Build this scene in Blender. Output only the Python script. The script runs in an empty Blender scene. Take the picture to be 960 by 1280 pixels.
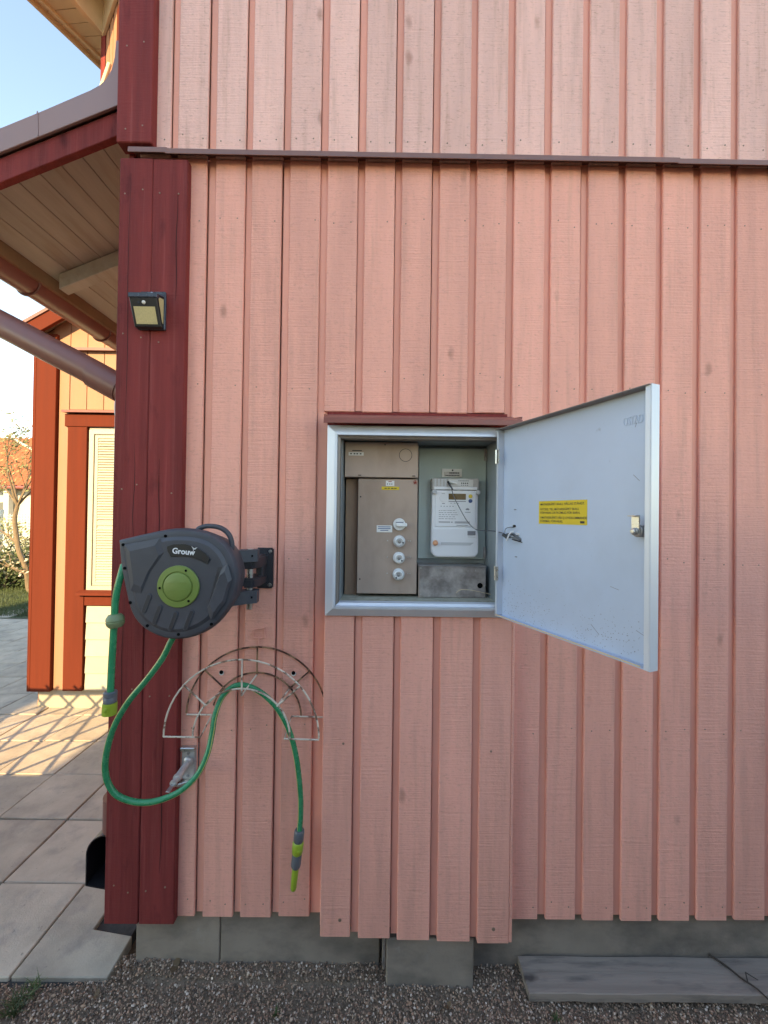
import bpy, bmesh, math, random
from mathutils import Vector, Matrix

random.seed(7)
sc = bpy.context.scene
col = sc.collection

# ------------------------------------------------------------------ camera
PITCH, YAW, ROLL = math.radians(0.544), math.radians(0.302), math.radians(0.77)
fw = Vector((math.sin(YAW) * math.cos(PITCH), math.cos(YAW) * math.cos(PITCH), math.sin(PITCH)))
rt = Vector((math.cos(YAW), -math.sin(YAW), 0))
up = rt.cross(fw)
rt2 = rt * math.cos(ROLL) + up * math.sin(ROLL)
up2 = up * math.cos(ROLL) - rt * math.sin(ROLL)
cam_data = bpy.data.cameras.new('camera')
cam = bpy.data.objects.new('camera', cam_data)
col.objects.link(cam)
m = Matrix.Identity(4)
for i in range(3):
    m[i][0], m[i][1], m[i][2] = rt2[i], up2[i], -fw[i]
m[0][3], m[1][3], m[2][3] = 0.0, -1.36, 1.54
cam.matrix_world = m
cam_data.sensor_fit = 'VERTICAL'
cam_data.sensor_height = 24.0
cam_data.lens = 24.0 * 500 / 1280
cam_data.clip_start = 0.02
cam_data.clip_end = 500
sc.camera = cam

# ------------------------------------------------------------------ sky and sun
SUN_AZ, SUN_EL = math.radians(10), math.radians(25)      # sun behind the viewer, a little to the left
world = bpy.data.worlds.new('World')
sc.world = world
world.use_nodes = True
wn = world.node_tree
bg = wn.nodes['Background']
sky = wn.nodes.new('ShaderNodeTexSky')
sky.sky_type = 'NISHITA'
sky.sun_disc = False
sky.sun_elevation = SUN_EL
sky.sun_rotation = math.radians(180) + SUN_AZ
sky.air_density = 1.0
sky.dust_density = 0.0
sky.ozone_density = 2.0
wn.links.new(sky.outputs[0], bg.inputs[0])
bg.inputs[1].default_value = 0.15
sun_data = bpy.data.lights.new('sun', 'SUN')
sun_data.energy = 2.7
sun_data.angle = math.radians(0.53)
sun_data.color = (1.0, 0.82, 0.54)
sun = bpy.data.objects.new('sun', sun_data)
col.objects.link(sun)
to_sun = Vector((-math.sin(SUN_AZ) * math.cos(SUN_EL), -math.cos(SUN_AZ) * math.cos(SUN_EL), math.sin(SUN_EL)))
sun.rotation_euler = to_sun.to_track_quat('Z', 'Y').to_euler()
sun.location = (-3, -8, 8)
sc.view_settings.view_transform = 'Standard'
sc.view_settings.look = 'None'
sc.view_settings.gamma = 1.0
sc.view_settings.use_curve_mapping = False
sc.view_settings.exposure = 2.08
sc.view_settings.use_white_balance = True
sc.view_settings.white_balance_temperature = 8700
sc.view_settings.white_balance_tint = 10
sc.cycles.use_denoising = True
sc.cycles.max_bounces = 8
sc.cycles.diffuse_bounces = 4
sc.cycles.use_adaptive_sampling = True
sc.cycles.adaptive_threshold = 0.015

# ------------------------------------------------------------------ materials
def pm(name, color, rough=0.6, metal=0.0, var=0.12, vscale=(6, 6, 6), objvar=0.06,
       bump=0.3, bscale=(60, 60, 60), bdist=0.002, spots=None, spot_scale=(4, 4, 4), spot_lo=0.55, spot_hi=0.7,
       spots2=None, spot2_scale=(30, 30, 30), spot2_lo=0.6, spot2_hi=0.66,
       bump2=None, b2scale=(5, 5, 300), coat=0.0, saw=0.0, spec=0.5, trans=0.0, sss=0.0, detail=6.0, knots=None, knot_scale=(7, 7, 3.2), knot_r=0.09):
    mt = bpy.data.materials.new(name)
    mt.use_nodes = True
    nt = mt.node_tree
    N, L = nt.nodes, nt.links
    b = N['Principled BSDF']
    tc = N.new('ShaderNodeTexCoord')
    oi = N.new('ShaderNodeObjectInfo')
    mul = N.new('ShaderNodeVectorMath'); mul.operation = 'MULTIPLY'
    mul.inputs[1].default_value = (37.1, 13.3, 71.7)
    comb = N.new('ShaderNodeCombineXYZ')
    for k in range(3):
        L.new(oi.outputs['Random'], comb.inputs[k])
    L.new(comb.outputs[0], mul.inputs[0])
    add = N.new('ShaderNodeVectorMath'); add.operation = 'ADD'
    L.new(tc.outputs['Object'], add.inputs[0]); L.new(mul.outputs[0], add.inputs[1])

    def noise(scale, det=detail, rgh=0.6):
        mp = N.new('ShaderNodeMapping'); mp.inputs['Scale'].default_value = scale
        L.new(add.outputs[0], mp.inputs['Vector'])
        n = N.new('ShaderNodeTexNoise'); n.inputs['Scale'].default_value = 1.0
        n.inputs['Detail'].default_value = det
        n.inputs['Roughness'].default_value = rgh
        L.new(mp.outputs[0], n.inputs['Vector'])
        return n.outputs['Fac']

    def ramp(src, lo, hi, vlo, vhi):
        r = N.new('ShaderNodeMapRange')
        r.inputs['From Min'].default_value = lo; r.inputs['From Max'].default_value = hi
        r.inputs['To Min'].default_value = vlo; r.inputs['To Max'].default_value = vhi
        L.new(src, r.inputs['Value'])
        return r.outputs[0]

    def mix(fac, a, bb):
        x = N.new('ShaderNodeMix'); x.data_type = 'RGBA'
        L.new(fac, x.inputs[0])
        if isinstance(a, tuple): x.inputs[6].default_value = (*a, 1)
        else: L.new(a, x.inputs[6])
        x.inputs[7].default_value = (*bb, 1)
        return x.outputs[2]
    v = ramp(noise(vscale), 0.25, 0.75, 1 - var, 1 + var)
    ov = ramp(oi.outputs['Random'], 0, 1, 1 - objvar, 1 + objvar)
    mm = N.new('ShaderNodeMath'); mm.operation = 'MULTIPLY'
    L.new(v, mm.inputs[0]); L.new(ov, mm.inputs[1])
    c = None
    base = color
    if spots:
        base = mix(ramp(noise(spot_scale), spot_lo, spot_hi, 0, spots[3] if len(spots) > 3 else 0.8), color, spots[:3])
    if spots2:
        base = mix(ramp(noise(spot2_scale), spot2_lo, spot2_hi, 0, spots2[3] if len(spots2) > 3 else 0.8), base, spots2[:3])
    if knots:
        mpk = N.new('ShaderNodeMapping'); mpk.inputs['Scale'].default_value = knot_scale
        wob = N.new('ShaderNodeTexNoise'); wob.inputs['Scale'].default_value = 30.0
        L.new(add.outputs[0], wob.inputs['Vector'])
        wsc = N.new('ShaderNodeVectorMath'); wsc.operation = 'SCALE'; wsc.inputs['Scale'].default_value = 0.015
        L.new(wob.outputs['Color'], wsc.inputs[0])
        wad = N.new('ShaderNodeVectorMath'); wad.operation = 'ADD'
        L.new(add.outputs[0], wad.inputs[0]); L.new(wsc.outputs[0], wad.inputs[1])
        L.new(wad.outputs[0], mpk.inputs['Vector'])
        vo = N.new('ShaderNodeTexVoronoi'); vo.inputs['Scale'].default_value = 1.0
        L.new(mpk.outputs[0], vo.inputs['Vector'])
        base = mix(ramp(vo.outputs['Distance'], knot_r, knot_r * 0.35, 0, knots[3]), base, knots[:3])
    vm = N.new('ShaderNodeVectorMath'); vm.operation = 'SCALE'
    if isinstance(base, tuple): vm.inputs[0].default_value = base
    else: L.new(base, vm.inputs[0])
    L.new(mm.outputs[0], vm.inputs['Scale'])
    L.new(vm.outputs[0], b.inputs['Base Color'])
    L.new(ramp(noise(vscale), 0.3, 0.7, max(0.02, rough - 0.07), min(1, rough + 0.07)), b.inputs['Roughness'])
    b.inputs['Metallic'].default_value = metal
    b.inputs['Specular IOR Level'].default_value = spec
    b.inputs['Coat Weight'].default_value = coat
    if trans: b.inputs['Transmission Weight'].default_value = trans
    if bump:
        bp = N.new('ShaderNodeBump'); bp.inputs['Strength'].default_value = bump; bp.inputs['Distance'].default_value = bdist
        L.new(noise(bscale, 4), bp.inputs['Height'])
        if bump2:
            bp2 = N.new('ShaderNodeBump'); bp2.inputs['Strength'].default_value = bump2; bp2.inputs['Distance'].default_value = bdist
            L.new(noise(b2scale, 3), bp2.inputs['Height'])
            L.new(bp.outputs[0], bp2.inputs['Normal'])
            bp = bp2
        L.new(bp.outputs[0], b.inputs['Normal'])
    return mt

M = {}
PINK = (0.86, 0.395, 0.31)
def pinkmat(name, colr, dirt):
    return pm(name, colr, rough=0.75, var=0.11, vscale=(16, 16, 1.6), objvar=0.08,
              spots=(0.50, 0.26, 0.19, dirt), spot_scale=(34, 34, 2.2), spot_lo=0.52, spot_hi=0.72,
              spots2=(0.40, 0.20, 0.15, min(1, dirt * 1.2)), spot2_scale=(60, 60, 160), spot2_lo=0.56, spot2_hi=0.74,
              bump=0.85, bscale=(7, 7, 300), bdist=0.003, bump2=0.45, b2scale=(110, 110, 110), spec=0.25,
              knots=(0.42, 0.19, 0.14, 0.6), knot_r=0.105)
M['pink'] = pinkmat('pink_rough_sawn_paint', PINK, 0.28)
M['pink_up'] = pinkmat('pink_rough_sawn_paint_weathered', (0.84, 0.495, 0.425), 0.44)
M['pink_under'] = pm('pink_under_board_paint', (0.82, 0.37, 0.28), rough=0.75, var=0.08, vscale=(8, 8, 2), bump=0.4, bscale=(12, 12, 240))
M['red'] = pm('dark_red_wood_paint', (0.205, 0.036, 0.034), rough=0.7, var=0.30, vscale=(22, 22, 1.3), objvar=0.06,
              spots=(0.075, 0.014, 0.016, 0.75), spot_scale=(17, 17, 5), spot_lo=0.60, spot_hi=0.78,
              spots2=(0.29, 0.075, 0.07, 0.6), spot2_scale=(60, 60, 1.6), spot2_lo=0.55, spot2_hi=0.75,
              bump=0.9, bscale=(90, 90, 4), bdist=0.003, bump2=0.5, b2scale=(20, 20, 160), spec=0.12, knots=(0.07, 0.012, 0.014, 0.8), knot_scale=(6, 6, 2.6), knot_r=0.12)
M['crack'] = pm('dark_crack', (0.035, 0.008, 0.008), rough=0.9, var=0.1, bump=0)
M['flash'] = pm('brown_red_sheet_metal', (0.22, 0.10, 0.078), rough=0.45, var=0.10, vscale=(5, 5, 5), bump=0.08,
                spots=(0.24, 0.15, 0.13, 0.4), spot_scale=(30, 30, 30), spot_lo=0.55, spot_hi=0.8)
M['flash_red'] = pm('red_sheet_metal', (0.235, 0.070, 0.055), rough=0.45, var=0.10, vscale=(12, 12, 12), bump=0.08)
M['mauve'] = pm('mauve_brown_sheet_metal', (0.30, 0.18, 0.165), rough=0.45, var=0.06, vscale=(5, 5, 5), bump=0.06)
M['gutter'] = pm('brown_gutter_lacquer', (0.19, 0.070, 0.056), rough=0.38, var=0.08, vscale=(8, 8, 8), bump=0.03)
M['soffit'] = pm('weathered_cream_soffit', (0.40, 0.375, 0.325), rough=0.75, var=0.16, vscale=(18, 1.5, 18), objvar=0.07,
                 spots=(0.28, 0.21, 0.13, 0.6), spot_scale=(14, 2, 14), spot_lo=0.5, spot_hi=0.75, bump=0.4, bscale=(120, 5, 120))
M['cream'] = pm('cream_wood_paint', (0.66, 0.52, 0.34), rough=0.65, var=0.08, vscale=(9, 9, 9), bump=0.3, bscale=(60, 60, 60))
M['wing'] = pm('sun_tinted_pink_paint', (0.34, 0.185, 0.115), rough=0.75, var=0.10, vscale=(12, 12, 1.6), objvar=0.04,  # pink house paint pulled towards its look in warm sun
               spots=(0.34, 0.18, 0.085, 0.5), spot_scale=(40, 40, 6), spot_lo=0.62, spot_hi=0.76, bump=0.45, bscale=(14, 14, 150))
M['wingred'] = pm('sun_tinted_dark_red_paint', (0.125, 0.026, 0.014), rough=0.8, var=0.12, vscale=(25, 25, 1.5), objvar=0.04,  # same dark red trim paint, retinted orange for its sunlit look
                  spots=(0.09, 0.015, 0.009, 0.6), spot_scale=(30, 30, 8), spot_lo=0.64, spot_hi=0.8, bump=0.4, bscale=(60, 60, 5), spec=0.1)
M['upper'] = pm('low_sun_pink_paint', (0.40, 0.19, 0.11), rough=0.75, var=0.1, vscale=(12, 12, 2), bump=0.3, bscale=(14, 14, 100))  # pink paint with the low sun's warmth put into its colour
M['offwhite'] = pm('off_white_window_paint', (0.40, 0.385, 0.315), rough=0.4, var=0.03, bump=0.05)
M['glass'] = pm('window_glass', (0.05, 0.06, 0.07), rough=0.05, var=0.0, bump=0, spec=0.6)
M['concrete'] = pm('grey_concrete', (0.28, 0.225, 0.182), rough=0.9, var=0.22, vscale=(7, 7, 7), bump=0.5, bscale=(120, 120, 120), bdist=0.002,
                   spots=(0.125, 0.105, 0.09, 0.8), spot_scale=(4, 4, 7), spot_lo=0.45, spot_hi=0.65,
                   spots2=(0.30, 0.28, 0.26, 0.5), spot2_scale=(18, 18, 12), spot2_lo=0.66, spot2_hi=0.75)
M['paver'] = pm('concrete_paving', (0.46, 0.38, 0.295), rough=0.9, var=0.26, vscale=(6, 6, 6), objvar=0.09, bump=0.45, bscale=(160, 160, 160), bdist=0.0025,
                spots=(0.27, 0.235, 0.205, 0.7), spot_scale=(9, 9, 9), spot_lo=0.52, spot_hi=0.72,
                spots2=(0.13, 0.12, 0.115, 0.6), spot2_scale=(45, 45, 45), spot2_lo=0.66, spot2_hi=0.72)
M['joint'] = pm('dark_joint_sand', (0.055, 0.050, 0.046), rough=1.0, var=0.3, vscale=(60, 60, 60), bump=0.6, bscale=(200, 200, 200))
M['soil'] = pm('dark_gravel_soil', (0.20, 0.14, 0.098), rough=1.0, var=0.4, vscale=(90, 90, 90), bump=0.8, bscale=(160, 160, 160), bdist=0.006)
def gravelmat():
    mt = bpy.data.materials.new('granite_gravel'); mt.use_nodes = True
    N, L = mt.node_tree.nodes, mt.node_tree.links
    b = N['Principled BSDF']; b.inputs['Roughness'].default_value = 0.9
    at_ = N.new('ShaderNodeAttribute'); at_.attribute_name = 'shade'
    r = N.new('ShaderNodeValToRGB')
    e = r.color_ramp.elements
    e[0].position = 0; e[0].color = (0.12, 0.088, 0.070, 1)
    e[1].position = 1; e[1].color = (0.68, 0.53, 0.43, 1)
    for p, cc in ((0.35, (0.29, 0.190, 0.132, 1)), (0.6, (0.42, 0.245, 0.165, 1)), (0.85, (0.48, 0.335, 0.235, 1))):
        x = e.new(p); x.color = cc
    L.new(at_.outputs['Fac'], r.inputs[0]); L.new(r.outputs[0], b.inputs['Base Color'])
    return mt
M['gravel'] = gravelmat()
M['alu'] = pm('light_grey_aluminium', (0.62, 0.66, 0.72), rough=0.42, metal=0.25, var=0.05, vscale=(20, 20, 3), bump=0.04)
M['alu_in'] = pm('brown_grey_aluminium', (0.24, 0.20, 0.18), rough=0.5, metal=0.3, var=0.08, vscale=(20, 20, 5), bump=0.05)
M['door'] = pm('pale_blue_grey_door_paint', (0.50, 0.585, 0.72), rough=0.42, var=0.05, vscale=(5, 5, 5), bump=0.06, bscale=(250, 250, 250),
               spots=(0.43, 0.50, 0.60, 0.6), spot_scale=(3, 3, 2), spot_lo=0.5, spot_hi=0.7,
               spots2=(0.22, 0.24, 0.26, 0.35), spot2_scale=(50, 50, 30), spot2_lo=0.70, spot2_hi=0.76)
M['teal'] = pm('grey_green_meter_board', (0.40, 0.48, 0.46), rough=0.5, var=0.08, vscale=(8, 8, 4), bump=0.05)
M['inner'] = pm('cabinet_inner_grey', (0.27, 0.31, 0.33), rough=0.5, metal=0.2, var=0.15, vscale=(10, 10, 10), bump=0.08)
M['ledge'] = pm('dusty_cabinet_floor', (0.34, 0.33, 0.26), rough=0.9, var=0.3, vscale=(25, 60, 25), bump=0.4, bscale=(140, 140, 140),
                spots=(0.17, 0.15, 0.10, 0.6), spot_scale=(50, 50, 50), spot_lo=0.55, spot_hi=0.7)
M['steel'] = pm('brownish_grey_sheet_steel', (0.42, 0.315, 0.26), rough=0.42, metal=0.15, var=0.12, vscale=(6, 6, 4), bump=0.04,
                spots=(0.20, 0.13, 0.09, 0.45), spot_scale=(7, 7, 3), spot_lo=0.5, spot_hi=0.75)
M['rusty'] = pm('stained_brown_sheet_steel', (0.26, 0.17, 0.12), rough=0.5, metal=0.15, var=0.2, vscale=(9, 9, 4), bump=0.05)
M['galv'] = pm('galvanised_steel', (0.44, 0.40, 0.385), rough=0.36, metal=0.45, var=0.25, vscale=(40, 40, 40), bump=0.06, bscale=(60, 60, 60),
               spots=(0.20, 0.17, 0.16, 0.6), spot_scale=(16, 16, 16), spot_lo=0.45, spot_hi=0.62,
               spots2=(0.62, 0.62, 0.62, 0.6), spot2_scale=(90, 90, 60), spot2_lo=0.68, spot2_hi=0.74)
M['zinc'] = pm('zinc_plated_metal', (0.55, 0.55, 0.54), rough=0.3, metal=0.9, var=0.1, vscale=(60, 60, 60), bump=0.04)
M['tapmetal'] = pm('worn_chrome', (0.50, 0.49, 0.48), rough=0.35, metal=0.45, var=0.25, vscale=(50, 50, 50), bump=0.1, bscale=(120, 120, 120))
M['bronze'] = pm('dull_grey_metal', (0.30, 0.29, 0.285), rough=0.45, metal=0.6, var=0.2, vscale=(60, 60, 60), bump=0.1)
M['white'] = pm('white_plastic', (0.74, 0.75, 0.78), rough=0.35, var=0.02, bump=0.0)
M['ceramic'] = pm('white_ceramic', (0.78, 0.78, 0.77), rough=0.2, var=0.03, bump=0.0, coat=0.3)
M['palegrey'] = pm('pale_grey_plastic', (0.50, 0.51, 0.53), rough=0.4, var=0.04, bump=0.0)
M['clear'] = pm('clear_smoked_plastic', (0.50, 0.47, 0.45), rough=0.25, var=0.12, vscale=(60, 60, 60), bump=0.0)
M['lcd'] = pm('brown_lcd', (0.13, 0.075, 0.025), rough=0.25, var=0.1, bump=0.0)
M['ink'] = pm('dark_print', (0.03, 0.03, 0.035), rough=0.7, var=0.0, bump=0.0)
M['greyink'] = pm('grey_print', (0.22, 0.22, 0.25), rough=0.7, var=0.0, bump=0.0)
M['blue'] = pm('blue_button', (0.05, 0.10, 0.24), rough=0.4, var=0.0, bump=0.0)
M['yellowdot'] = pm('yellow_button', (0.62, 0.46, 0.06), rough=0.4, var=0.0, bump=0.0)
M['orange'] = pm('orange_seal', (0.78, 0.36, 0.20), rough=0.5, var=0.05, bump=0.0)
M['redmark'] = pm('red_mark', (0.32, 0.03, 0.02), rough=0.7, var=0.1, bump=0.0)
M['yellow'] = pm('yellow_sticker', (0.76, 0.54, 0.035), rough=0.5, var=0.03, bump=0.0)
M['paper'] = pm('white_sticker', (0.72, 0.71, 0.69), rough=0.6, var=0.03, bump=0.0)
M['black'] = pm('black_plastic', (0.016, 0.016, 0.018), rough=0.4, var=0.1, bump=0.05)
M['hole'] = pm('dark_hole', (0.006, 0.006, 0.006), rough=0.9, var=0.0, bump=0.0, spec=0.0)  # near-black colour in place of the shade inside holes
M['reel'] = pm('charcoal_moulded_plastic', (0.052, 0.055, 0.068), rough=0.5, var=0.08, vscale=(20, 20, 20), bump=0.12, bscale=(500, 500, 500), bdist=0.0006,
               spots=(0.10, 0.102, 0.125, 0.35), spot_scale=(12, 12, 12), spot_lo=0.5, spot_hi=0.8)
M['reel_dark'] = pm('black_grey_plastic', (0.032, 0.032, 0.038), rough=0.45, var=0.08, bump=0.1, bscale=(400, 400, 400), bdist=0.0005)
M['hub'] = pm('olive_green_plastic', (0.165, 0.235, 0.055), rough=0.45, var=0.05, bump=0.05, bscale=(400, 400, 400), bdist=0.0005)
M['stopper'] = pm('dusty_green_plastic', (0.17, 0.22, 0.11), rough=0.5, var=0.12, vscale=(60, 60, 60), bump=0.1)
M['lime'] = pm('lime_green_plastic', (0.27, 0.37, 0.035), rough=0.38, var=0.05, bump=0.03)
M['slate'] = pm('slate_grey_plastic', (0.105, 0.115, 0.13), rough=0.45, var=0.05, bump=0.03)
M['hose'] = pm('green_rubber_hose', (0.012, 0.235, 0.105), rough=0.28, var=0.10, vscale=(30, 30, 30), bump=0.03)
M['stripe'] = pm('yellow_hose_stripe', (0.50, 0.46, 0.14), rough=0.35, var=0.1, bump=0.0)
M['led'] = pm('yellow_led_panel', (0.58, 0.47, 0.24), rough=0.35, var=0.22, vscale=(600, 600, 60), bump=0.1, bscale=(300, 300, 300), bdist=0.001)
M['dkblue'] = pm('dark_solar_plastic', (0.05, 0.058, 0.075), rough=0.25, var=0.1, bump=0.0)
M['wire'] = pm('rusty_white_wire', (0.64, 0.56, 0.47), rough=0.6, var=0.1, vscale=(40, 40, 40), bump=0.3, bscale=(200, 200, 200),
               spots=(0.17, 0.08, 0.045, 0.9), spot_scale=(26, 26, 26), spot_lo=0.52, spot_hi=0.58)
M['wirerust'] = pm('rusted_wire', (0.30, 0.17, 0.09), rough=0.8, var=0.3, vscale=(40, 40, 40), bump=0.4, bscale=(200, 200, 200),
                   spots=(0.07, 0.025, 0.014, 1.0), spot_scale=(30, 30, 30), spot_lo=0.46, spot_hi=0.54)
M['plank'] = pm('grey_weathered_plank', (0.27, 0.215, 0.18), rough=0.9, var=0.22, vscale=(2.0, 40, 40), bump=0.5, bscale=(4, 130, 130), bdist=0.002,
                spots=(0.10, 0.085, 0.078, 0.8), spot_scale=(5, 30, 30), spot_lo=0.50, spot_hi=0.70, knots=(0.06, 0.045, 0.04, 0.9), knot_scale=(3.5, 12, 12), knot_r=0.16)
M['twig'] = pm('dark_twig', (0.05, 0.035, 0.028), rough=0.9, var=0.3, vscale=(60, 60, 60), bump=0.5)
M['bark'] = pm('greyish_brown_bark', (0.20, 0.14, 0.085), rough=0.9, var=0.3, vscale=(14, 14, 5), bump=0.7, bscale=(30, 30, 12), bdist=0.01)
M['bud'] = pm('pale_green_buds', (0.24, 0.25, 0.11), rough=0.7, var=0.3, vscale=(3, 3, 3), bump=0)
M['blossom'] = pm('cream_blossom', (0.50, 0.45, 0.34), rough=0.7, var=0.15, vscale=(5, 5, 5), bump=0)
M['leaf'] = pm('dark_green_leaf', (0.050, 0.075, 0.022), rough=0.7, var=0.4, vscale=(4, 4, 4), bump=0)
M['dryleaf'] = pm('dry_brown_leaf', (0.14, 0.085, 0.045), rough=0.8, var=0.3, vscale=(4, 4, 4), bump=0)
M['grass'] = pm('grass_blade', (0.060, 0.085, 0.026), rough=0.7, var=0.4, vscale=(3, 3, 3), bump=0)
M['lawn'] = pm('lawn_soil', (0.060, 0.075, 0.028), rough=1.0, var=0.4, vscale=(6, 6, 6), bump=0.8, bscale=(40, 40, 40), bdist=0.02)
M['tile'] = pm('orange_roof_tile', (0.34, 0.095, 0.038), rough=0.8, var=0.2, vscale=(5, 5, 5), objvar=0.12, bump=0.3, bscale=(30, 30, 30))
M['whitewall'] = pm('white_house_paint', (0.50, 0.47, 0.40), rough=0.7, var=0.05, bump=0.05)
M['whitepaint'] = pm('white_fence_paint', (0.56, 0.53, 0.46), rough=0.6, var=0.06, bump=0.1)
M['greywall'] = pm('pale_render_wall', (0.36, 0.32, 0.25), rough=0.9, var=0.06, bump=0.2)
M['oppwall'] = pm('warm_pale_render', (0.55, 0.47, 0.38), rough=0.9, var=0.1, bump=0.2)
M['trellis'] = pm('brown_trellis_wood', (0.22, 0.15, 0.09), rough=0.8, var=0.2, bump=0.2)

# ------------------------------------------------------------------ helpers
def link(o, parent=None):
    col.objects.link(o)
    if parent is not None:
        o.parent = parent
    return o

def thing(name, loc, label, cat, group=None, kind=None):
    o = bpy.data.objects.new(name, None)
    o.empty_display_size = 0.1
    o.location = loc
    col.objects.link(o)
    o['label'] = label
    o['category'] = cat
    if group: o['group'] = group
    if kind: o['kind'] = kind
    return o

def tag(o, label, cat, group=None, kind=None):
    o['label'] = label
    o['category'] = cat
    if group: o['group'] = group
    if kind: o['kind'] = kind
    return o

def finish(bm, name, smooth=False, ang=35):
    me = bpy.data.meshes.new(name)
    bm.normal_update()
    bm.to_mesh(me); bm.free()
    if smooth:
        for p in me.polygons: p.use_smooth = True
        try: me.set_sharp_from_angle(angle=math.radians(ang))
        except Exception: pass
    return me

def obj(name, bm, mat, parent=None, smooth=False, ang=35):
    """link one mesh object; its vertices are given in world metres, whatever its parent's place"""
    me = finish(bm, name, smooth, ang) if isinstance(bm, bmesh.types.BMesh) else bm
    if mat: 
        me.materials.clear(); me.materials.append(M[mat])
    o = bpy.data.objects.new(name, me)
    link(o, parent)
    if parent is not None:
        off = Vector((0, 0, 0)); p = parent
        while p is not None:
            off += p.location; p = p.parent
        o.location = -off
    return o

def place(name, me, loc, parent=None, rot=(0, 0, 0)):
    """link a shared mesh at a world place"""
    o = bpy.data.objects.new(name, me)
    link(o, parent)
    off = Vector((0, 0, 0)); p = parent
    while p is not None:
        off += p.location; p = p.parent
    o.location = Vector(loc) - off
    o.rotation_euler = rot
    return o

def merge(bm, tmp):
    me = bpy.data.meshes.new('tmp'); tmp.to_mesh(me); tmp.free()
    bm.from_mesh(me); bpy.data.meshes.remove(me)

def box(x0, x1, y0, y1, z0, z1, bev=0.0, bm=None, mtx=None, seg=1):
    t = bmesh.new()
    bmesh.ops.create_cube(t, size=1)
    for v in t.verts:
        v.co = ((x0 + x1) / 2 + v.co.x * (x1 - x0), (y0 + y1) / 2 + v.co.y * (y1 - y0), (z0 + z1) / 2 + v.co.z * (z1 - z0))
    if bev:
        bmesh.ops.bevel(t, geom=t.edges[:], offset=bev, segments=seg, affect='EDGES', clamp_overlap=True)
    if mtx is not None:
        bmesh.ops.transform(t, matrix=mtx, verts=t.verts)
    if bm is None: return t
    merge(bm, t); return bm

def prism(poly, a0, a1, axis='y', bev=0.0, bm=None, seg=1):
    """polygon in the two other axes, extruded along axis from a0 to a1"""
    t = bmesh.new()
    def P(p, a):
        return (p[0], a, p[1]) if axis == 'y' else ((a, p[0], p[1]) if axis == 'x' else (p[0], p[1], a))
    lo = [t.verts.new(P(p, a0)) for p in poly]
    hi = [t.verts.new(P(p, a1)) for p in poly]
    t.faces.new(lo); t.faces.new(list(reversed(hi)))
    n = len(poly)
    for i in range(n):
        t.faces.new((lo[i], hi[i], hi[(i + 1) % n], lo[(i + 1) % n]))
    bmesh.ops.recalc_face_normals(t, faces=t.faces)
    if bev:
        bmesh.ops.bevel(t, geom=t.edges[:], offset=bev, segments=seg, affect='EDGES', clamp_overlap=True)
    if bm is None: return t
    merge(bm, t); return bm

def tube(pts, r, seg=10, bm=None, caps=True):
    """sweep a circle along pts; r is a number or a list"""
    t = bmesh.new()
    pts = [Vector(p) for p in pts]
    n = len(pts)
    rs = r if isinstance(r, (list, tuple)) else [r] * n
    tang = []
    for i in range(n):
        d = pts[min(i + 1, n - 1)] - pts[max(i - 1, 0)]
        tang.append(d.normalized() if d.length > 1e-9 else Vector((0, 0, 1)))
    ref = Vector((0, 0, 1)) if abs(tang[0].z) < 0.9 else Vector((1, 0, 0))
    u = tang[0].cross(ref).normalized()
    rings = []
    for i in range(n):
        u = (u - tang[i] * u.dot(tang[i]))
        u = u.normalized() if u.length > 1e-6 else tang[i].orthogonal().normalized()
        w = tang[i].cross(u)
        rings.append([t.verts.new(pts[i] + (u * math.cos(2 * math.pi * k / seg) + w * math.sin(2 * math.pi * k / seg)) * rs[i]) for k in range(seg)])
    for i in range(n - 1):
        for k in range(seg):
            t.faces.new((rings[i][k], rings[i][(k + 1) % seg], rings[i + 1][(k + 1) % seg], rings[i + 1][k]))
    if caps:
        t.faces.new(list(reversed(rings[0]))); t.faces.new(rings[-1])
    bmesh.ops.recalc_face_normals(t, faces=t.faces)
    if bm is None: return t
    merge(bm, t); return bm

def smoothpath(pts, sub=8):
    P = [Vector(p) for p in pts]
    out = []
    for i in range(len(P) - 1):
        p0, p1, p2, p3 = P[max(i - 1, 0)], P[i], P[i + 1], P[min(i + 2, len(P) - 1)]
        for s in range(sub):
            t = s / sub
            out.append(0.5 * ((2 * p1) + (p2 - p0) * t + (2 * p0 - 5 * p1 + 4 * p2 - p3) * t * t + (3 * p1 - p0 - 3 * p2 + p3) * t ** 3))
    out.append(P[-1])
    return out

def lathe(profile, origin, axis, seg=28, bm=None):
    """profile: (radius, distance along axis)"""
    t = bmesh.new()
    a = Vector(axis).normalized(); o = Vector(origin)
    u = a.orthogonal().normalized(); w = a.cross(u)
    rings = []
    for r, h in profile:
        if r < 1e-6: rings.append([t.verts.new(o + a * h)])
        else: rings.append([t.verts.new(o + a * h + (u * math.cos(2 * math.pi * k / seg) + w * math.sin(2 * math.pi * k / seg)) * r) for k in range(seg)])
    for i in range(len(rings) - 1):
        A, B = rings[i], rings[i + 1]
        for k in range(seg):
            k2 = (k + 1) % seg
            if len(A) == 1 and len(B) == 1: continue
            if len(A) == 1: t.faces.new((A[0], B[k], B[k2]))
            elif len(B) == 1: t.faces.new((A[k], B[0], A[k2]))
            else: t.faces.new((A[k], B[k], B[k2], A[k2]))
    if len(rings[0]) > 1: t.faces.new(rings[0])
    if len(rings[-1]) > 1: t.faces.new(rings[-1])
    bmesh.ops.recalc_face_normals(t, faces=t.faces)
    if bm is None: return t
    merge(bm, t); return bm

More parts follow.
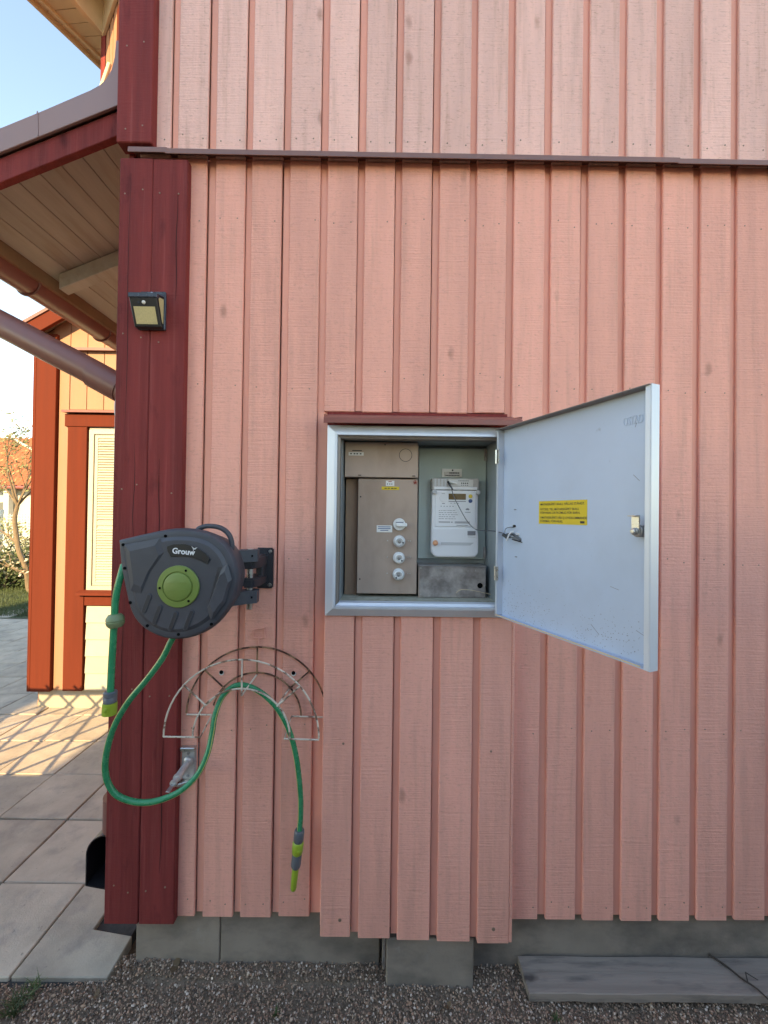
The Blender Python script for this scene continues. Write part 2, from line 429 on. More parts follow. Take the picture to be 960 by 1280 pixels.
def text(body, size, origin, xdir, zdir, depth=0.0003, bold=0.0, bm=None, shear=0.0, align='LEFT', sx=1.0):
    cu = bpy.data.curves.new('t', 'FONT'); cu.body = body; cu.size = size; cu.extrude = depth; cu.offset = bold * size
    cu.shear = shear; cu.align_x = align; cu.resolution_u = 3
    o = bpy.data.objects.new('t', cu); col.objects.link(o)
    dg = bpy.context.evaluated_depsgraph_get()
    me = bpy.data.meshes.new_from_object(o.evaluated_get(dg))
    bpy.data.objects.remove(o); bpy.data.curves.remove(cu)
    t = bmesh.new(); t.from_mesh(me); bpy.data.meshes.remove(me)
    x = Vector(xdir).normalized(); z = Vector(zdir).normalized(); y = x.cross(z)
    mt = Matrix.Identity(4)
    for i in range(3): mt[i][0], mt[i][1], mt[i][2], mt[i][3] = x[i] * sx, z[i], y[i], origin[i]
    bmesh.ops.transform(t, matrix=mt, verts=t.verts)
    if bm is None: return t
    merge(bm, t); return bm

# ================================================================== the setting
# wide ground sheet
bm = bmesh.new()
bmesh.ops.create_grid(bm, x_segments=40, y_segments=40, size=120)
for v in bm.verts: v.co.z = -0.06
o = obj('ground', bm, 'soil'); o['kind'] = 'structure'; o['label'] = 'dark soil ground reaching to the horizon'

# gravel strip in front of the wall: bed and stones
bm = bmesh.new()
bmesh.ops.create_grid(bm, x_segments=90, y_segments=40, size=1)
for v in bm.verts:
    x = 0.55 + v.co.x * 2.45; y = -0.72 + v.co.y * 0.80
    v.co = (x, y, -0.012 + 0.006 * math.sin(x * 5.1 + y * 3) + 0.004 * math.sin(x * 13 - y * 17) + (0.014 if -0.80 < x < 0.0 and y > -0.02 else 0) - (0.03 if x < -0.80 and y > -0.02 else 0))
o = obj('gravel_bed', bm, 'soil', smooth=True); o['kind'] = 'structure'; o['label'] = 'dark gravel bed along the foot of the wall'

def stones(n, x0, x1, y0, y1, zf, rmin, rmax):
    ico = bmesh.new(); bmesh.ops.create_icosphere(ico, subdivisions=1, radius=1)
    iv = [v.co.copy() for v in ico.verts]; fs = [[v.index for v in f.verts] for f in ico.faces]; ico.free()
    V, F, S = [], [], []
    for k in range(n):
        x = random.uniform(x0, x1); y = random.uniform(y0, y1)
        z = zf(x, y)
        if z is None: continue
        r = random.uniform(rmin, rmax) * (1.5 if random.random() < 0.06 else 1)
        e = Matrix.Rotation(random.uniform(0, 6.28), 3, Vector((random.uniform(-1, 1), random.uniform(-1, 1), random.uniform(-1, 1))).normalized())
        sx, sy, sz = random.uniform(0.75, 1.35) * r, random.uniform(0.7, 1.2) * r, random.uniform(0.5, 0.85) * r
        b0 = len(V)
        for c in iv:
            j = 1 + random.uniform(-0.22, 0.22)
            p = e @ Vector((c.x * sx * j, c.y * sy * j, c.z * sz * j))
            V.append((x + p.x, y + p.y, z + p.z + r * 0.2))
        F += [[b0 + i for i in f] for f in fs]
        s = random.random(); s = s ** 1.3 if random.random() > 0.05 else 1.0
        S += [s] * len(iv)
    me = bpy.data.meshes.new('gravel'); me.from_pydata(V, [], F)
    a = me.attributes.new('shade', 'FLOAT', 'POINT'); a.data.foreach_set('value', S)
    return me
def gz(x, y):
    if -1.95 < x < -0.88 and y > -0.03: return None                      # paving
    if x < -0.82 and y > 0.135: return None
    return -0.008 + 0.006 * math.sin(x * 5.1 + y * 3) + 0.004 * math.sin(x * 13 - y * 17) + (0.012 if -0.80 < x < 0.0 and y > -0.02 else 0) + random.uniform(-0.004, 0.005)
g = stones(44000, -1.45, 1.9, -0.32, 0.05, gz, 0.0016, 0.0040)
o = obj('gravel', g, 'gravel'); tag(o, 'loose dark grey and reddish gravel along the foot of the pink wall', 'gravel', kind='stuff')

# paving slabs of the terrace
bm = box(-8.2, -0.9, -0.05, 5.4, -0.058, -0.016)
paving = obj('paving', bm, 'joint'); paving['kind'] = 'structure'; paving['label'] = 'terrace paving of square concrete slabs with dark joints'
PX0, PY0, PP, PQ = -1.2095, -0.020, 0.3465, 0.3435
def slab_mesh(w, h, poly=None):
    if poly is None:
        t = box(0, w, 0, h, -0.045, 0.0, bev=0.0035)
    else:
        t = prism(poly, -0.045, 0.0, axis='z', bev=0.003)
    me = finish(t, 'paving_slab'); me.materials.append(M['paver']); return me
slab = slab_mesh(PP - 0.007, PQ - 0.007)
def slab_in_view(x, y):
    d = y + PQ + 1.36
    return x + PP > -1.02 * d - 0.4
for iy in range(0, 15):
    for ix in range(0, 22):
        x = PX0 - (ix + 1) * PP; y = PY0 + iy * PQ
        if not slab_in_view(x, y): continue
        place('paving_slab', slab, (x + 0.0035, y + 0.0035, random.uniform(-0.004, 0.002)), paving, (random.uniform(-0.004, 0.004), random.uniform(-0.004, 0.004), random.uniform(-0.003, 0.003)))
# slabs next to the wall: the first one is cut around the house corner, the others end short of the wall
first = slab_mesh(0, 0, [(0.0035, 0.0035), (0.322, 0.0035), (0.322, 0.135), (0.166, 0.158), (0.166, 0.340), (0.0035, 0.340)])
place('paving_slab', first, (PX0, PY0, 0), paving)
narrow = slab_mesh(0.152, PQ - 0.007)
for iy in range(1, 15):
    place('paving_slab', narrow, (PX0 + 0.0035, PY0 + iy * PQ + 0.0035, random.uniform(-0.003, 0.002)), paving)

# lawn beyond the paving
bm = bmesh.new(); bmesh.ops.create_grid(bm, x_segments=30, y_segments=30, size=1)
for v in bm.verts:
    x = -9.5 + v.co.x * 10; y = 13.0 + v.co.y * 8.6
    v.co = (x, y, 0.0 + 0.02 * math.sin(x * 1.7) * math.sin(y * 1.3))
o = obj('lawn', bm, 'lawn', smooth=True); o['kind'] = 'structure'; o['label'] = 'shaded lawn behind the terrace'

# ================================================================== the house with the pink wall
house = thing('house', (0, 0, 0), 'pink board-and-batten house wall with dark red corner boards and concrete foundation', 'house')
wall = obj('wall', box(-0.86, 3.6, 0.044, 4.5, 0.15, 5.9), 'pink_under', house)
# opening niche of the meter cabinet is modelled by the cabinet box, the wall block is cut there
me = wall.data
bm = bmesh.new()
box(-0.86, -0.20, 0.044, 4.5, 0.15, 5.9, bm=bm); box(0.44, 3.6, 0.044, 4.5, 0.15, 5.9, bm=bm)
box(-0.20, 0.44, 0.044, 4.5, 1.90, 5.9, bm=bm); box(-0.20, 0.44, 0.044, 4.5, 0.15, 1.20, bm=bm)
box(-0.20, 0.44, 0.16, 4.5, 1.20, 1.90, bm=bm)
bm.to_mesh(me); bm.free()
me.materials.clear(); me.materials.append(M['pink_under'])

def board_mesh(w, h, t, mat, name='board', bev=0.0025):
    bm = bmesh.new()
    box(-w / 2, w / 2, 0, t, 0, h, bev=bev, bm=bm)
    me = finish(bm, name); me.materials.append(M[mat]); return me
PITCH_B, X0B, WB = 0.1285, -0.6128, 0.1035
NB = 21
mb_low3 = [board_mesh(WB + dw, 2.570, 0.0115, 'pink') for dw in (-0.0022, -0.0004, 0.0012)]
mb_up3 = [board_mesh(WB + dw, 2.9, 0.0115, 'pink_up') for dw in (-0.0022, -0.0004, 0.0012)]
mb_cab = board_mesh(WB, 0.860, 0.0115, 'pink')
mu_low = board_mesh(0.056, 2.564, 0.02, 'pink_under', 'under_board', 0)
mu_cab = board_mesh(0.056, 0.856, 0.02, 'pink_under', 'under_board', 0)
mu_up = board_mesh(0.056, 2.9, 0.02, 'pink_under', 'under_board', 0)
nails = bmesh.new()
def nail(x, y, z, r=0.0022):
    lathe([(0, -0.0012), (r, -0.0009), (r, 0.003)], (x, y, z), (0, 1, 0), seg=6, bm=nails)
rnd = random.Random(11)
for i in range(-1, NB):
    xr = X0B + PITCH_B * i
    cx = xr - WB / 2 + rnd.uniform(-0.0012, 0.0012)
    yy = rnd.uniform(-0.001, 0.0015)
    if i >= 0:
        cab = 4 <= i <= 8
        zb = 1.894 if cab else 0.184
        place('board', mb_cab if cab else rnd.choice(mb_low3), (cx, yy, zb + rnd.uniform(-0.003, 0.002)), wall, (0, rnd.uniform(-0.0010, 0.0010), 0))
        rows = [2.55, 2.02] if cab else [2.55, 1.98, 1.40, 0.82, 0.235]
        for z in rows:
            for sx in (-0.031, 0.031):
                if rnd.random() < 0.85: nail(cx + sx + rnd.uniform(-0.006, 0.006), yy, z + rnd.uniform(-0.012, 0.012))
        cabg = 4 <= i <= 7
        place('under_board', mu_cab if cabg else mu_low, (xr + 0.0308, 0.0120, (1.898 if cabg else 0.191)), wall)
    yu = rnd.uniform(-0.001, 0.0015)
    place('board', rnd.choice(mb_up3), (cx, yu, 2.757), wall, (0, rnd.uniform(-0.0006, 0.0006), 0))
    place('under_board', mu_up, (xr + 0.0308, 0.0120, 2.757), wall)
    for z in (2.825, 3.42):
        for sx in (-0.031, 0.031):
            if rnd.random() < 0.9: nail(cx + sx + rnd.uniform(-0.005, 0.005), yu, z + rnd.uniform(-0.012, 0.012), 0.0026)
for z in (0.30, 0.95, 1.62, 2.12, 2.62):
    for x in (-0.872, -0.815, -0.757, -0.698):
        if rnd.random() < 0.8: nail(x + rnd.uniform(-0.006, 0.006), -0.0255, z + rnd.uniform(-0.02, 0.02), 0.0028)
for z in (2.83, 3.10):
    for x in (-0.875, -0.815): nail(x + rnd.uniform(-0.006, 0.006), -0.030, z + rnd.uniform(-0.02, 0.02), 0.0028)
o = obj('nail_heads', nails, 'rusty', wall); o['kind'] = 'stuff'

# belt flashing between the storeys, in three overlapping lengths
BELT = [(0.02, 2.786), (-0.033, 2.757), (-0.0355, 2.754), (-0.036, 2.737), (-0.033, 2.737), (-0.031, 2.750), (0.0, 2.764), (0.02, 2.766)]
for x0, x1, d in ((-0.8625, -0.7355, 0.0035), (-0.738, 0.985, 0.0), (0.979, 2.2, -0.003)):
    obj('belt_flashing', prism([(a, b + d) for a, b in BELT], x0, x1, axis='x', bev=0.0008), 'flash', house)
# dark red corner boards
mc_l = board_mesh(0.1115, 2.548, 0.045, 'red', 'corner_board', 0.003)
mc_r = board_mesh(0.1165, 2.548, 0.045, 'red', 'corner_board', 0.003)
place('corner_board', mc_l, (-0.8425, -0.0255, 0.182), house, (0, 0.0016, 0))
place('corner_board', mc_r, (-0.7265, -0.0245, 0.181), house, (0, 0.0006, 0))
mc_u = board_mesh(0.118, 2.8, 0.05, 'red', 'corner_board', 0.003)
place('corner_board', mc_u, (-0.8465, -0.030, 2.778), house)
# long drying cracks in the corner boards
rc = random.Random(31)
for x, z0, z1 in ((-0.858, 1.75, 2.70), (-0.853, 0.60, 1.30), (-0.742, 1.15, 1.72), (-0.700, 2.25, 2.62), (-0.826, 1.40, 1.78), (-0.716, 0.35, 0.80)):
    n_ = 14
    pts_ = [(x + 0.0022 * math.sin(i * 0.7 + x * 90) + rc.uniform(-0.0006, 0.0006), -0.0252, z0 + (z1 - z0) * i / n_) for i in range(n_ + 1)]
    obj('drying_crack', tube(pts_, [0.0003 + 0.0009 * math.sin(math.pi * i / n_) for i in range(n_ + 1)], 5), 'crack', house)
mc_s = board_mesh(0.02, 5.2, 0.115, 'red', 'corner_board', 0.002)
place('corner_board', mc_s, (-0.885, 0.022, 0.20), house)
# foundation panels
for x0, x1, y in ((-0.824, -0.5375, 0.030), (-0.5345, 0.012, 0.031), (0.012, 0.020, 0.05), (0.020, 2.9, 0.033)):
    obj('foundation_panel', box(x0, x1, y, 0.30, -0.12, 0.20, bev=0.003), 'concrete', house)
obj('foundation_panel', box(-0.822, -0.80, 0.305, 4.4, -0.12, 0.20), 'concrete', house)
obj('conduit_block', box(0.034, 0.322, -0.032, 0.03, -0.10, 0.150, bev=0.004), 'concrete', house)
obj('conduit_strip', box(0.0225, 0.0315, -0.006, 0.03, 0.02, 0.158, bev=0.001), 'galv', house)
# boxed-out board panel under the cabinet
boxo = obj('conduit_casing', box(-0.176, 0.434, -0.030, 0.020, 0.186, 1.214), 'pink_under', house)
edges = [(-0.1815, -0.0850), (-0.0595, 0.0435), (0.0665, 0.1720), (0.1965, 0.3030), (0.3270, 0.4290)]
for k, (a, b) in enumerate(edges):
    zb = 0.177 - 0.0042 * k
    me = board_mesh(b - a, 1.213 - zb, 0.022, 'pink')
    place('board', me, ((a + b) / 2, -0.0555 + 0.0008 * (k % 2), zb), boxo)
    if k < 4:
        me = board_mesh(0.0225, 1.213 - zb - 0.006, 0.012, 'pink_under', 'under_board', 0)
        place('under_board', me, (b + 0.0145, -0.0430, zb + 0.006), boxo)
me = board_mesh(0.0105, 1.05, 0.075, 'pink', 'side_board'); place('board', me, (0.4348, -0.0540, 0.162), boxo)
me = board_mesh(0.0085, 1.02, 0.05, 'pink', 'side_board'); place('board', me, (-0.1815, -0.0330, 0.190), boxo)
for x, z, r in ((-0.118, 0.233, 0.0050), (0.379, 0.208, 0.0055), (0.365, 0.78, 0.0032), (-0.115, 0.80, 0.0035)):
    obj('screw_head', lathe([(0, -0.0016), (r, -0.0014), (r * 1.1, 0.0)], (x, -0.0555, z), (0, 1, 0), seg=10), 'rusty', boxo)
# red flashing over the cabinet
bm = prism([(0.03, 1.892), (-0.096, 1.852), (-0.100, 1.849), (-0.1005, 1.8315), (-0.0975, 1.8315), (-0.096, 1.845), (0.03, 1.884)], -0.1875, 0.4415, axis='x', bev=0.0007)
obj('cabinet_flashing', bm, 'flash_red', house)
bm = bmesh.new()
for x in (-0.1870, 0.4392): prism([(-0.098, 1.853), (-0.03, 1.873), (-0.098, 1.859)], x, x + 0.0018, axis='x', bm=bm)
obj('flashing_upstand', bm, 'flash_red', house)
obj('flashing_board', box(-0.19, 0.425, 0.004, 0.036, 1.845, 1.8935), 'red', house)
# the storey above runs on out of the picture, closed by a plain roof
obj('roof', prism([(-0.5, 5.75), (2.3, 7.4), (5.0, 5.75), (5.0, 5.60), (2.3, 7.25), (-0.5, 5.60)], -1.3, 4.2, axis='x'), 'tile', house)

# ================================================================== porch roof on the left side of the house
porch = thing('porch_roof', (-0.93, 0.05, 2.6), 'low sloping porch roof with mauve metal edge, dark red fascia and cream board soffit', 'roof')
S = 0.428
def zr(x, z0): return z0 + S * (x + 0.955)           # height along the roof slope, z0 at the house wall
L0 = -1.64
obj('fascia', prism([(L0, zr(L0, 2.965)), (-0.912, zr(-0.912, 2.965)), (-0.912, zr(-0.912, 2.878)), (L0, zr(L0, 2.878))], 0.052, 0.078, bev=0.002), 'red', porch)
fl = [(L0 - 0.03, zr(L0 - 0.03, 3.049)), (-1.207, 2.946), (-1.042, 3.022), (-1.012, 3.040), (-0.990, 3.062), (-0.972, 3.095), (-0.962, 3.14), (-0.958, 3.20), (-0.912, 3.20), (-0.912, zr(-0.912, 2.966)), (L0 - 0.03, zr(L0 - 0.03, 2.966))]
obj('edge_flashing', prism(fl, 0.036, 0.046, bev=0.0015), 'mauve', porch)
obj('edge_flashing', prism([(-1.2285, 2.9400), (-1.2245, 2.9415), (-1.2205, 2.8560), (-1.2245, 2.8545)], 0.0345, 0.0362), 'mauve', porch)
obj('roof_sheet', prism([(L0 - 0.04, zr(L0 - 0.04, 3.040)), (-0.93, zr(-0.93, 3.040)), (-0.93, zr(-0.93, 3.010)), (L0 - 0.04, zr(L0 - 0.04, 3.010))], 0.048, 1.75), 'mauve', porch)
nb = 9
for k in range(nb):
    xa = L0 + k * 0.0795; xb = xa + 0.0775
    if xa > -0.93: break
    xb = min(xb, -0.912)
    z = 2.985
    obj('soffit_board', prism([(xa, zr(xa, z)), (xb, zr(xb, z)), (xb, zr(xb, z) + 0.02), (xa, zr(xa, z) + 0.02)], 0.081, 1.74, bev=0.002), 'soffit', porch)
r0 = -1.60
obj('rafter', prism([(r0, zr(r0, 2.985) - 0.078), (-0.93, zr(-0.93, 2.985) - 0.085), (-0.93, zr(-0.93, 2.985) - 0.003), (r0, zr(r0, 2.985) - 0.003)], 0.60, 0.66, bev=0.003), 'soffit', porch)
obj('eave_board', box(-1.664, -1.642, 0.082, 1.74, 2.635, 2.700, bev=0.002), 'trellis', porch)
# half-round gutter
bm = bmesh.new()
arc = [(-1.705 + 0.055 * math.cos(math.pi + math.pi * k / 14), 2.628 + 0.055 * math.sin(math.pi + math.pi * k / 14)) for k in range(15)]
arc_in = [(-1.705 + 0.053 * math.cos(math.pi + math.pi * k / 14), 2.628 + 0.053 * math.sin(math.pi + math.pi * k / 14)) for k in range(14, -1, -1)]
prism(arc + arc_in, -0.02, 1.74, bm=bm)
tube([(-1.761, -0.02, 2.631), (-1.761, 1.74, 2.631)], 0.007, 8, bm=bm)
obj('gutter', bm, 'gutter', porch, smooth=True)
for y in (0.55, 1.05):
    hook = [(-1.705 + 0.059 * math.cos(math.pi + math.pi * k / 12), y, 2.628 + 0.059 * math.sin(math.pi + math.pi * k / 12)) for k in range(13)]
    obj('gutter_bracket', tube(hook, 0.005, 6), 'gutter', porch, smooth=True)

down = thing('downpipe', (-0.985, 0.14, 0.0), 'brown metal downpipe slanting from the porch gutter to the house corner', 'downpipe')
p0, p1 = Vector((-1.66, 0.14, 2.36)), Vector((-0.975, 0.14, 1.997))
pts = smoothpath([(-1.70, 0.14, 2.575), (-1.70, 0.14, 2.45), tuple(p0), tuple(p0.lerp(p1, 0.5)), tuple(p1), (-0.950, 0.14, 1.92), (-0.947, 0.14, 1.7), (-0.947, 0.14, 0.42)], 8)
obj('pipe', tube(pts, 0.0485, 20), 'gutter', down, smooth=True)
a = p0.lerp(p1, 0.84); b = p0.lerp(p1, 1.0)
obj('sleeve', tube([a, a.lerp(b, 0.5), b], 0.0515, 20), 'gutter', down, smooth=True)
obj('sleeve', tube([(-0.949, 0.14, 0.38), (-0.949, 0.14, 0.50)], 0.060, 20), 'gutter', down, smooth=True)
arch = [(-0.93, 0.186)] + [(-1.040, 0.205)] + [(-0.972 - 0.068 * math.cos(math.pi * k / 2 / 9), 0.315 + 0.07 * math.sin(math.pi * k / 2 / 9)) for k in range(10)] + [(-0.93, 0.385)]
hood_poly = arch
arch2 = [(-0.935, 0.190)] + [(-1.036, 0.209)] + [(-0.972 - 0.064 * math.cos(math.pi * k / 2 / 9), 0.315 + 0.066 * math.sin(math.pi * k / 2 / 9)) for k in range(10)] + [(-0.935, 0.381)]
t = bmesh.new(); k_ = len(arch)
ra = [[t.verts.new((p[0], y, p[1])) for p in poly] for poly, y in ((arch, 0.085), (arch, 0.21), (arch2, 0.21), (arch2, 0.085))]
for i_ in range(4):
    A_, B_ = ra[i_], ra[(i_ + 1) % 4]
    for j_ in range(k_): t.faces.new((A_[j_], B_[j_], B_[(j_ + 1) % k_], A_[(j_ + 1) % k_]))
bmesh.ops.recalc_face_normals(t, faces=t.faces)
hood = obj('outlet_hood', t, 'black', down)  # hood coloured black to stand in for the shade inside it
obj('outlet_shade_sheet', prism(arch2, 0.200, 0.208), 'hole', hood)  # near-black sheet put in for the dark inside of the opening

# ================================================================== wing of the house across the terrace
WY = 1.80
wing = thing('house_wing', (-2.0, WY, 0), 'sunlit gabled wing with louvred window, pink boards and dark red trim tinted towards sunlight', 'house')
obj('core', box(-2.70, -0.9, WY + 0.03, 4.2, 0.0, 2.95), 'wing', wing)
obj('core', prism([(-2.70, 2.95), (-0.9, 2.95), (-0.9, 3.95), (-1.0, 3.93)], WY + 0.03, 4.2), 'wing', wing)
obj('foundation', box(-2.68, -0.95, WY + 0.015, 4.1, -0.1, 0.155), 'greywall', wing)
bt = {}
def wboard(x0, x1, z0, z1, y=WY, mat='wing', name='board', t=0.025):
    obj(name, box(x0, x1, y, y + t, z0, z1, bev=0.0025), mat, wing)
wboard(-2.716, -2.562, 0.137, 2.93, WY - 0.028, 'wingred', 'corner_board', 0.05)
obj('corner_board', box(-2.742, -2.7165, WY - 0.028, WY + 0.12, 0.137, 2.93, bev=0.003), 'wingred', wing)
obj('side_wall', box(-2.725, -2.700, WY + 0.12, 4.2, 0.15, 2.95), 'wing', wing)
xs = [-2.560, -2.482]
wboard(-2.556, -2.4775, 0.140, 2.81)
wboard(-2.4735, -2.445, 0.140, 2.33, WY + 0.006)
for k in range(9):
    a = -2.4725 + k * 0.1335
    wboard(a, a + 0.1295, 2.345, 2.812)
for k in range(-1, 10):
    a = -2.4725 + k * 0.1335
    top = 2.98 + 0.57 * (a + 2.62)
    obj('board', prism([(a, 2.83), (a + 0.1295, 2.83), (a + 0.1295, top + 0.076), (a, top)], WY, WY + 0.025, bev=0.002), 'wing', wing)
obj('belt_flashing', prism([(WY + 0.02, 2.845), (WY - 0.035, 2.825), (WY - 0.036, 2.803), (WY + 0.02, 2.812)], -2.558, -0.95, axis='x'), 'flash', wing)
# barge board and roof, rising to the right
def bz(x): return 2.995 + 0.585 * (x + 2.688)
obj('barge_board', prism([(-2.735, bz(-2.735)), (-0.95, bz(-0.95)), (-0.95, bz(-0.95) - 0.115), (-2.735, bz(-2.735) - 0.115)], WY - 0.11, WY - 0.08, bev=0.002), 'wingred', wing)
obj('roof', prism([(-2.75, bz(-2.75) + 0.03), (-0.95, bz(-0.95) + 0.03), (-0.95, bz(-0.95) + 0.003), (-2.75, bz(-2.75) + 0.003)], WY - 0.12, 4.2), 'flash', wing)
obj('roof_soffit', prism([(-2.70, bz(-2.70) - 0.02), (-0.96, bz(-0.96) - 0.02), (-0.96, bz(-0.96) - 0.04), (-2.70, bz(-2.70) - 0.04)], WY - 0.079, WY + 0.02), 'cream', wing)
# window
win = obj('window', box(-2.312, -1.30, WY - 0.002, WY + 0.05, 0.915, 2.205, bev=0.002), 'offwhite', wing)
bm = bmesh.new()
box(-2.306, -2.268, WY - 0.014, WY - 0.003, 0.925, 2.185, bev=0.002, bm=bm); box(-2.306, -1.31, WY - 0.0135, WY - 0.003, 2.150, 2.1855, bev=0.002, bm=bm); box(-2.306, -1.31, WY - 0.0137, WY - 0.003, 0.9245, 0.960, bev=0.002, bm=bm)
obj('frame', bm, 'offwhite', win)
bm = bmesh.new()
box(-2.262, -2.236, WY - 0.010, WY - 0.0025, 0.965, 2.140, bev=0.002, bm=bm); box(-2.262, -1.33, WY - 0.0095, WY - 0.0025, 2.118, 2.1405, bev=0.002, bm=bm); box(-2.262, -1.33, WY - 0.0095, WY - 0.0025, 0.9645, 0.990, bev=0.002, bm=bm)
box(-2.236, -1.33, WY - 0.0085, WY - 0.0025, 1.435, 1.470, bev=0.002, bm=bm)
obj('sash', bm, 'offwhite', win)
lv = finish(box(-2.234, -1.34, -0.002, 0.002, -0.011, 0.011, mtx=Matrix.Rotation(math.radians(-32), 4, 'X')), 'louvre_slat'); lv.materials.append(M['offwhite'])
z = 1.0
while z < 2.112:
    if not (1.425 < z < 1.48): place('louvre_slat', lv, (0, WY - 0.006, z), win)
    z += 0.0205
# red window trim
wboard(-2.468, -2.318, 0.143, 2.205, WY - 0.022, 'wingred', 'trim_board', 0.045)
wboard(-2.490, -1.25, 2.207, 2.305, WY - 0.026, 'wingred', 'trim_board', 0.05)
obj('drip_flashing', prism([(WY + 0.02, 2.345), (WY - 0.055, 2.330), (WY - 0.056, 2.312), (WY + 0.02, 2.318)], -2.495, -1.2, axis='x'), 'flash_red', wing)
obj('sill', prism([(WY + 0.0, 0.935), (WY - 0.06, 0.912), (WY - 0.062, 0.895), (WY + 0.0, 0.895)], -2.352, -1.2, axis='x'), 'wingred', wing)
wboard(-2.316, -1.2, 0.808, 0.893, WY - 0.018, 'wingred', 'trim_board', 0.04)
for k in range(5):
    obj('panel_board', prism([(WY + 0.02, 0.147 + k * 0.1315), (WY - 0.014, 0.147 + k * 0.1315), (WY - 0.005, 0.275 + k * 0.1315), (WY + 0.02, 0.275 + k * 0.1315)], -2.305, -1.2, axis='x', bev=0.0015), 'offwhite', wing)

# upper storey behind the porch: slanting wall with cream frieze and a wide eave
ups = thing('upper_storey', (-2.5, 2.4, 3.0), 'sunlit upper storey corner with vertical boards under a cream boxed eave', 'house')
A2 = Vector((-2.744, 2.536)); wd = Vector((-0.334, 0.308)).normalized(); nn = Vector((-wd.y, wd.x)) * -1
nn = Vector((-0.68, -0.733))
A0 = A2 - wd * 1.05
back = [(A0.x, A0.y), (A2.x, A2.y), (-2.744, 4.6), (-0.95, 4.6), (-0.95, A0.y)]
obj('core', prism(back, 3.2, 6.45, axis='z'), 'upper', ups)
for k in range(8):
    q0 = A2 - wd * (0.03 + k * 0.128); q1 = q0 - wd * 0.10
    f0, f1 = q0 + nn * 0.025, q1 + nn * 0.025
    g0, g1 = q0 + nn * 0.001, q1 + nn * 0.001
    obj('board', prism([tuple(f0), tuple(f1), tuple(g1), tuple(g0)], 3.3, 6.25, axis='z', bev=0.002), 'upper', ups)
q0 = A2 - wd * 0.50; q1 = A2 - wd * 1.0
obj('corner_board', prism([tuple(q0 + nn * 0.05), tuple(q1 + nn * 0.05), tuple(q1 + nn * 0.026), tuple(q0 + nn * 0.026)], 3.3, 6.0, axis='z', bev=0.002), 'wingred', ups)
obj('corner_post', prism([(-2.745, 2.495), (-2.800, 2.510), (-2.800, 2.60), (-2.746, 2.60)], 3.0, 6.19, axis='z', bev=0.003), 'red', ups)
q0 = A2 + wd * 0.01; q1 = A2 - wd * 1.05
obj('frieze_board', prism([tuple(q0 + nn * 0.055), tuple(q1 + nn * 0.055), tuple(q1 + nn * 0.027), tuple(q0 + nn * 0.027)], 6.17, 6.52, axis='z', bev=0.003), 'cream', ups)
B0 = Vector((-2.760, 2.50)); bd = Vector((-0.317, -0.948))
B1 = B0 + bd * 1.2
obj('eave_beam', prism([(B0.x, B0.y), (B1.x, B1.y), (B1.x - 0.05, B1.y), (B0.x - 0.05, B0.y)], 6.175, 6.50, axis='z', bev=0.003), 'cream', ups)
# soffit boards outside the beam, running across it
O0 = Vector((-3.06, 2.895)); od = Vector((-0.436, -0.90))
for k in range(14):
    i0 = B0 + bd * (-0.45 + 0.115 * k) - Vector((0.052, 0)); i1 = i0 + bd * 0.111
    o0 = O0 + od * (-0.05 + 0.115 * k) ; o1 = o0 + od * 0.111
    obj('soffit_board', prism([tuple(i0), tuple(i1), tuple(o1), tuple(o0)], 6.300, 6.32, axis='z', bev=0.002), 'cream', ups)
for off, zz, w in ((0.0, 6.255, 0.03), (0.075, 6.270, 0.035)):
    q = O0 + Vector((off, -off * 0.4)); e0 = q - od * 0.3; e1 = q + od * 1.6
    obj('eave_fascia', prism([tuple(e0), tuple(e1), (e1.x + w, e1.y), (e0.x + w, e0.y)], zz, 6.42, axis='z', bev=0.003), 'cream', ups)
obj('ceiling_panel', prism([(A0.x, A0.y), (A2.x, A2.y), (B1.x, B1.y), (A0.x, B1.y)], 6.505, 6.53, axis='z'), 'soffit', ups)
obj('roof', prism([(-3.45, 1.35), (-3.05, 1.35), (-1.0, 1.35), (-1.0, 4.6), (-2.9, 4.6)], 6.54, 6.66, axis='z'), 'flash', ups)
obj('slanting_rod', tube([(-2.3639, 1.9000, 4.9635), (-2.2840, 1.9000, 5.2170)], 0.016, 8), 'cream', ups)

# ================================================================== meter cabinet in the wall
cab = thing('meter_cabinet', (0.12, 0.0, 1.22), 'open pale grey metal meter cabinet set in the pink wall', 'cabinet')
X0c, X1c, Z0c, Z1c = -0.180, 0.4215, 1.2155, 1.832
prof = [(0.0, -0.0575), (0.0, -0.063), (0.026, -0.0815), (0.034, -0.0825), (0.0350, -0.078), (0.0352, -0.040), (0.0, -0.040)]
lip_prof = [(0.0354, -0.0740), (0.0435, -0.0700), (0.0440, -0.0402), (0.0354, -0.0402)]
def rail(p, q, inward, prof=prof):
    """mitred rail from corner p to corner q (x, z); inward is the direction into the opening"""
    t = bmesh.new(); p, q, n = Vector(p), Vector(q), Vector(inward); d = (q - p).normalized()
    A, B = [], []
    for s, y in prof:
        a = p + n * s + d * s; b = q + n * s - d * s
        A.append(t.verts.new((a.x, y, a.y))); B.append(t.verts.new((b.x, y, b.y)))
    k = len(prof)
    t.faces.new(A); t.faces.new(list(reversed(B)))
    for i in range(k): t.faces.new((A[i], B[i], B[(i + 1) % k], A[(i + 1) % k]))
    bmesh.ops.recalc_face_normals(t, faces=t.faces)
    return t
g = 0.0006
obj('frame_rail', rail((X0c, Z1c), (X0c, Z0c), (1, 0)), 'alu', cab)
obj('frame_rail', rail((X1c, Z0c), (X1c, Z1c), (-1, 0)), 'alu', cab)
obj('frame_rail', rail((X0c + g, Z0c), (X1c - g, Z0c), (0, 1)), 'alu', cab)
obj('frame_rail', rail((X1c - g, Z1c), (X0c + g, Z1c), (0, -1)), 'alu', cab)
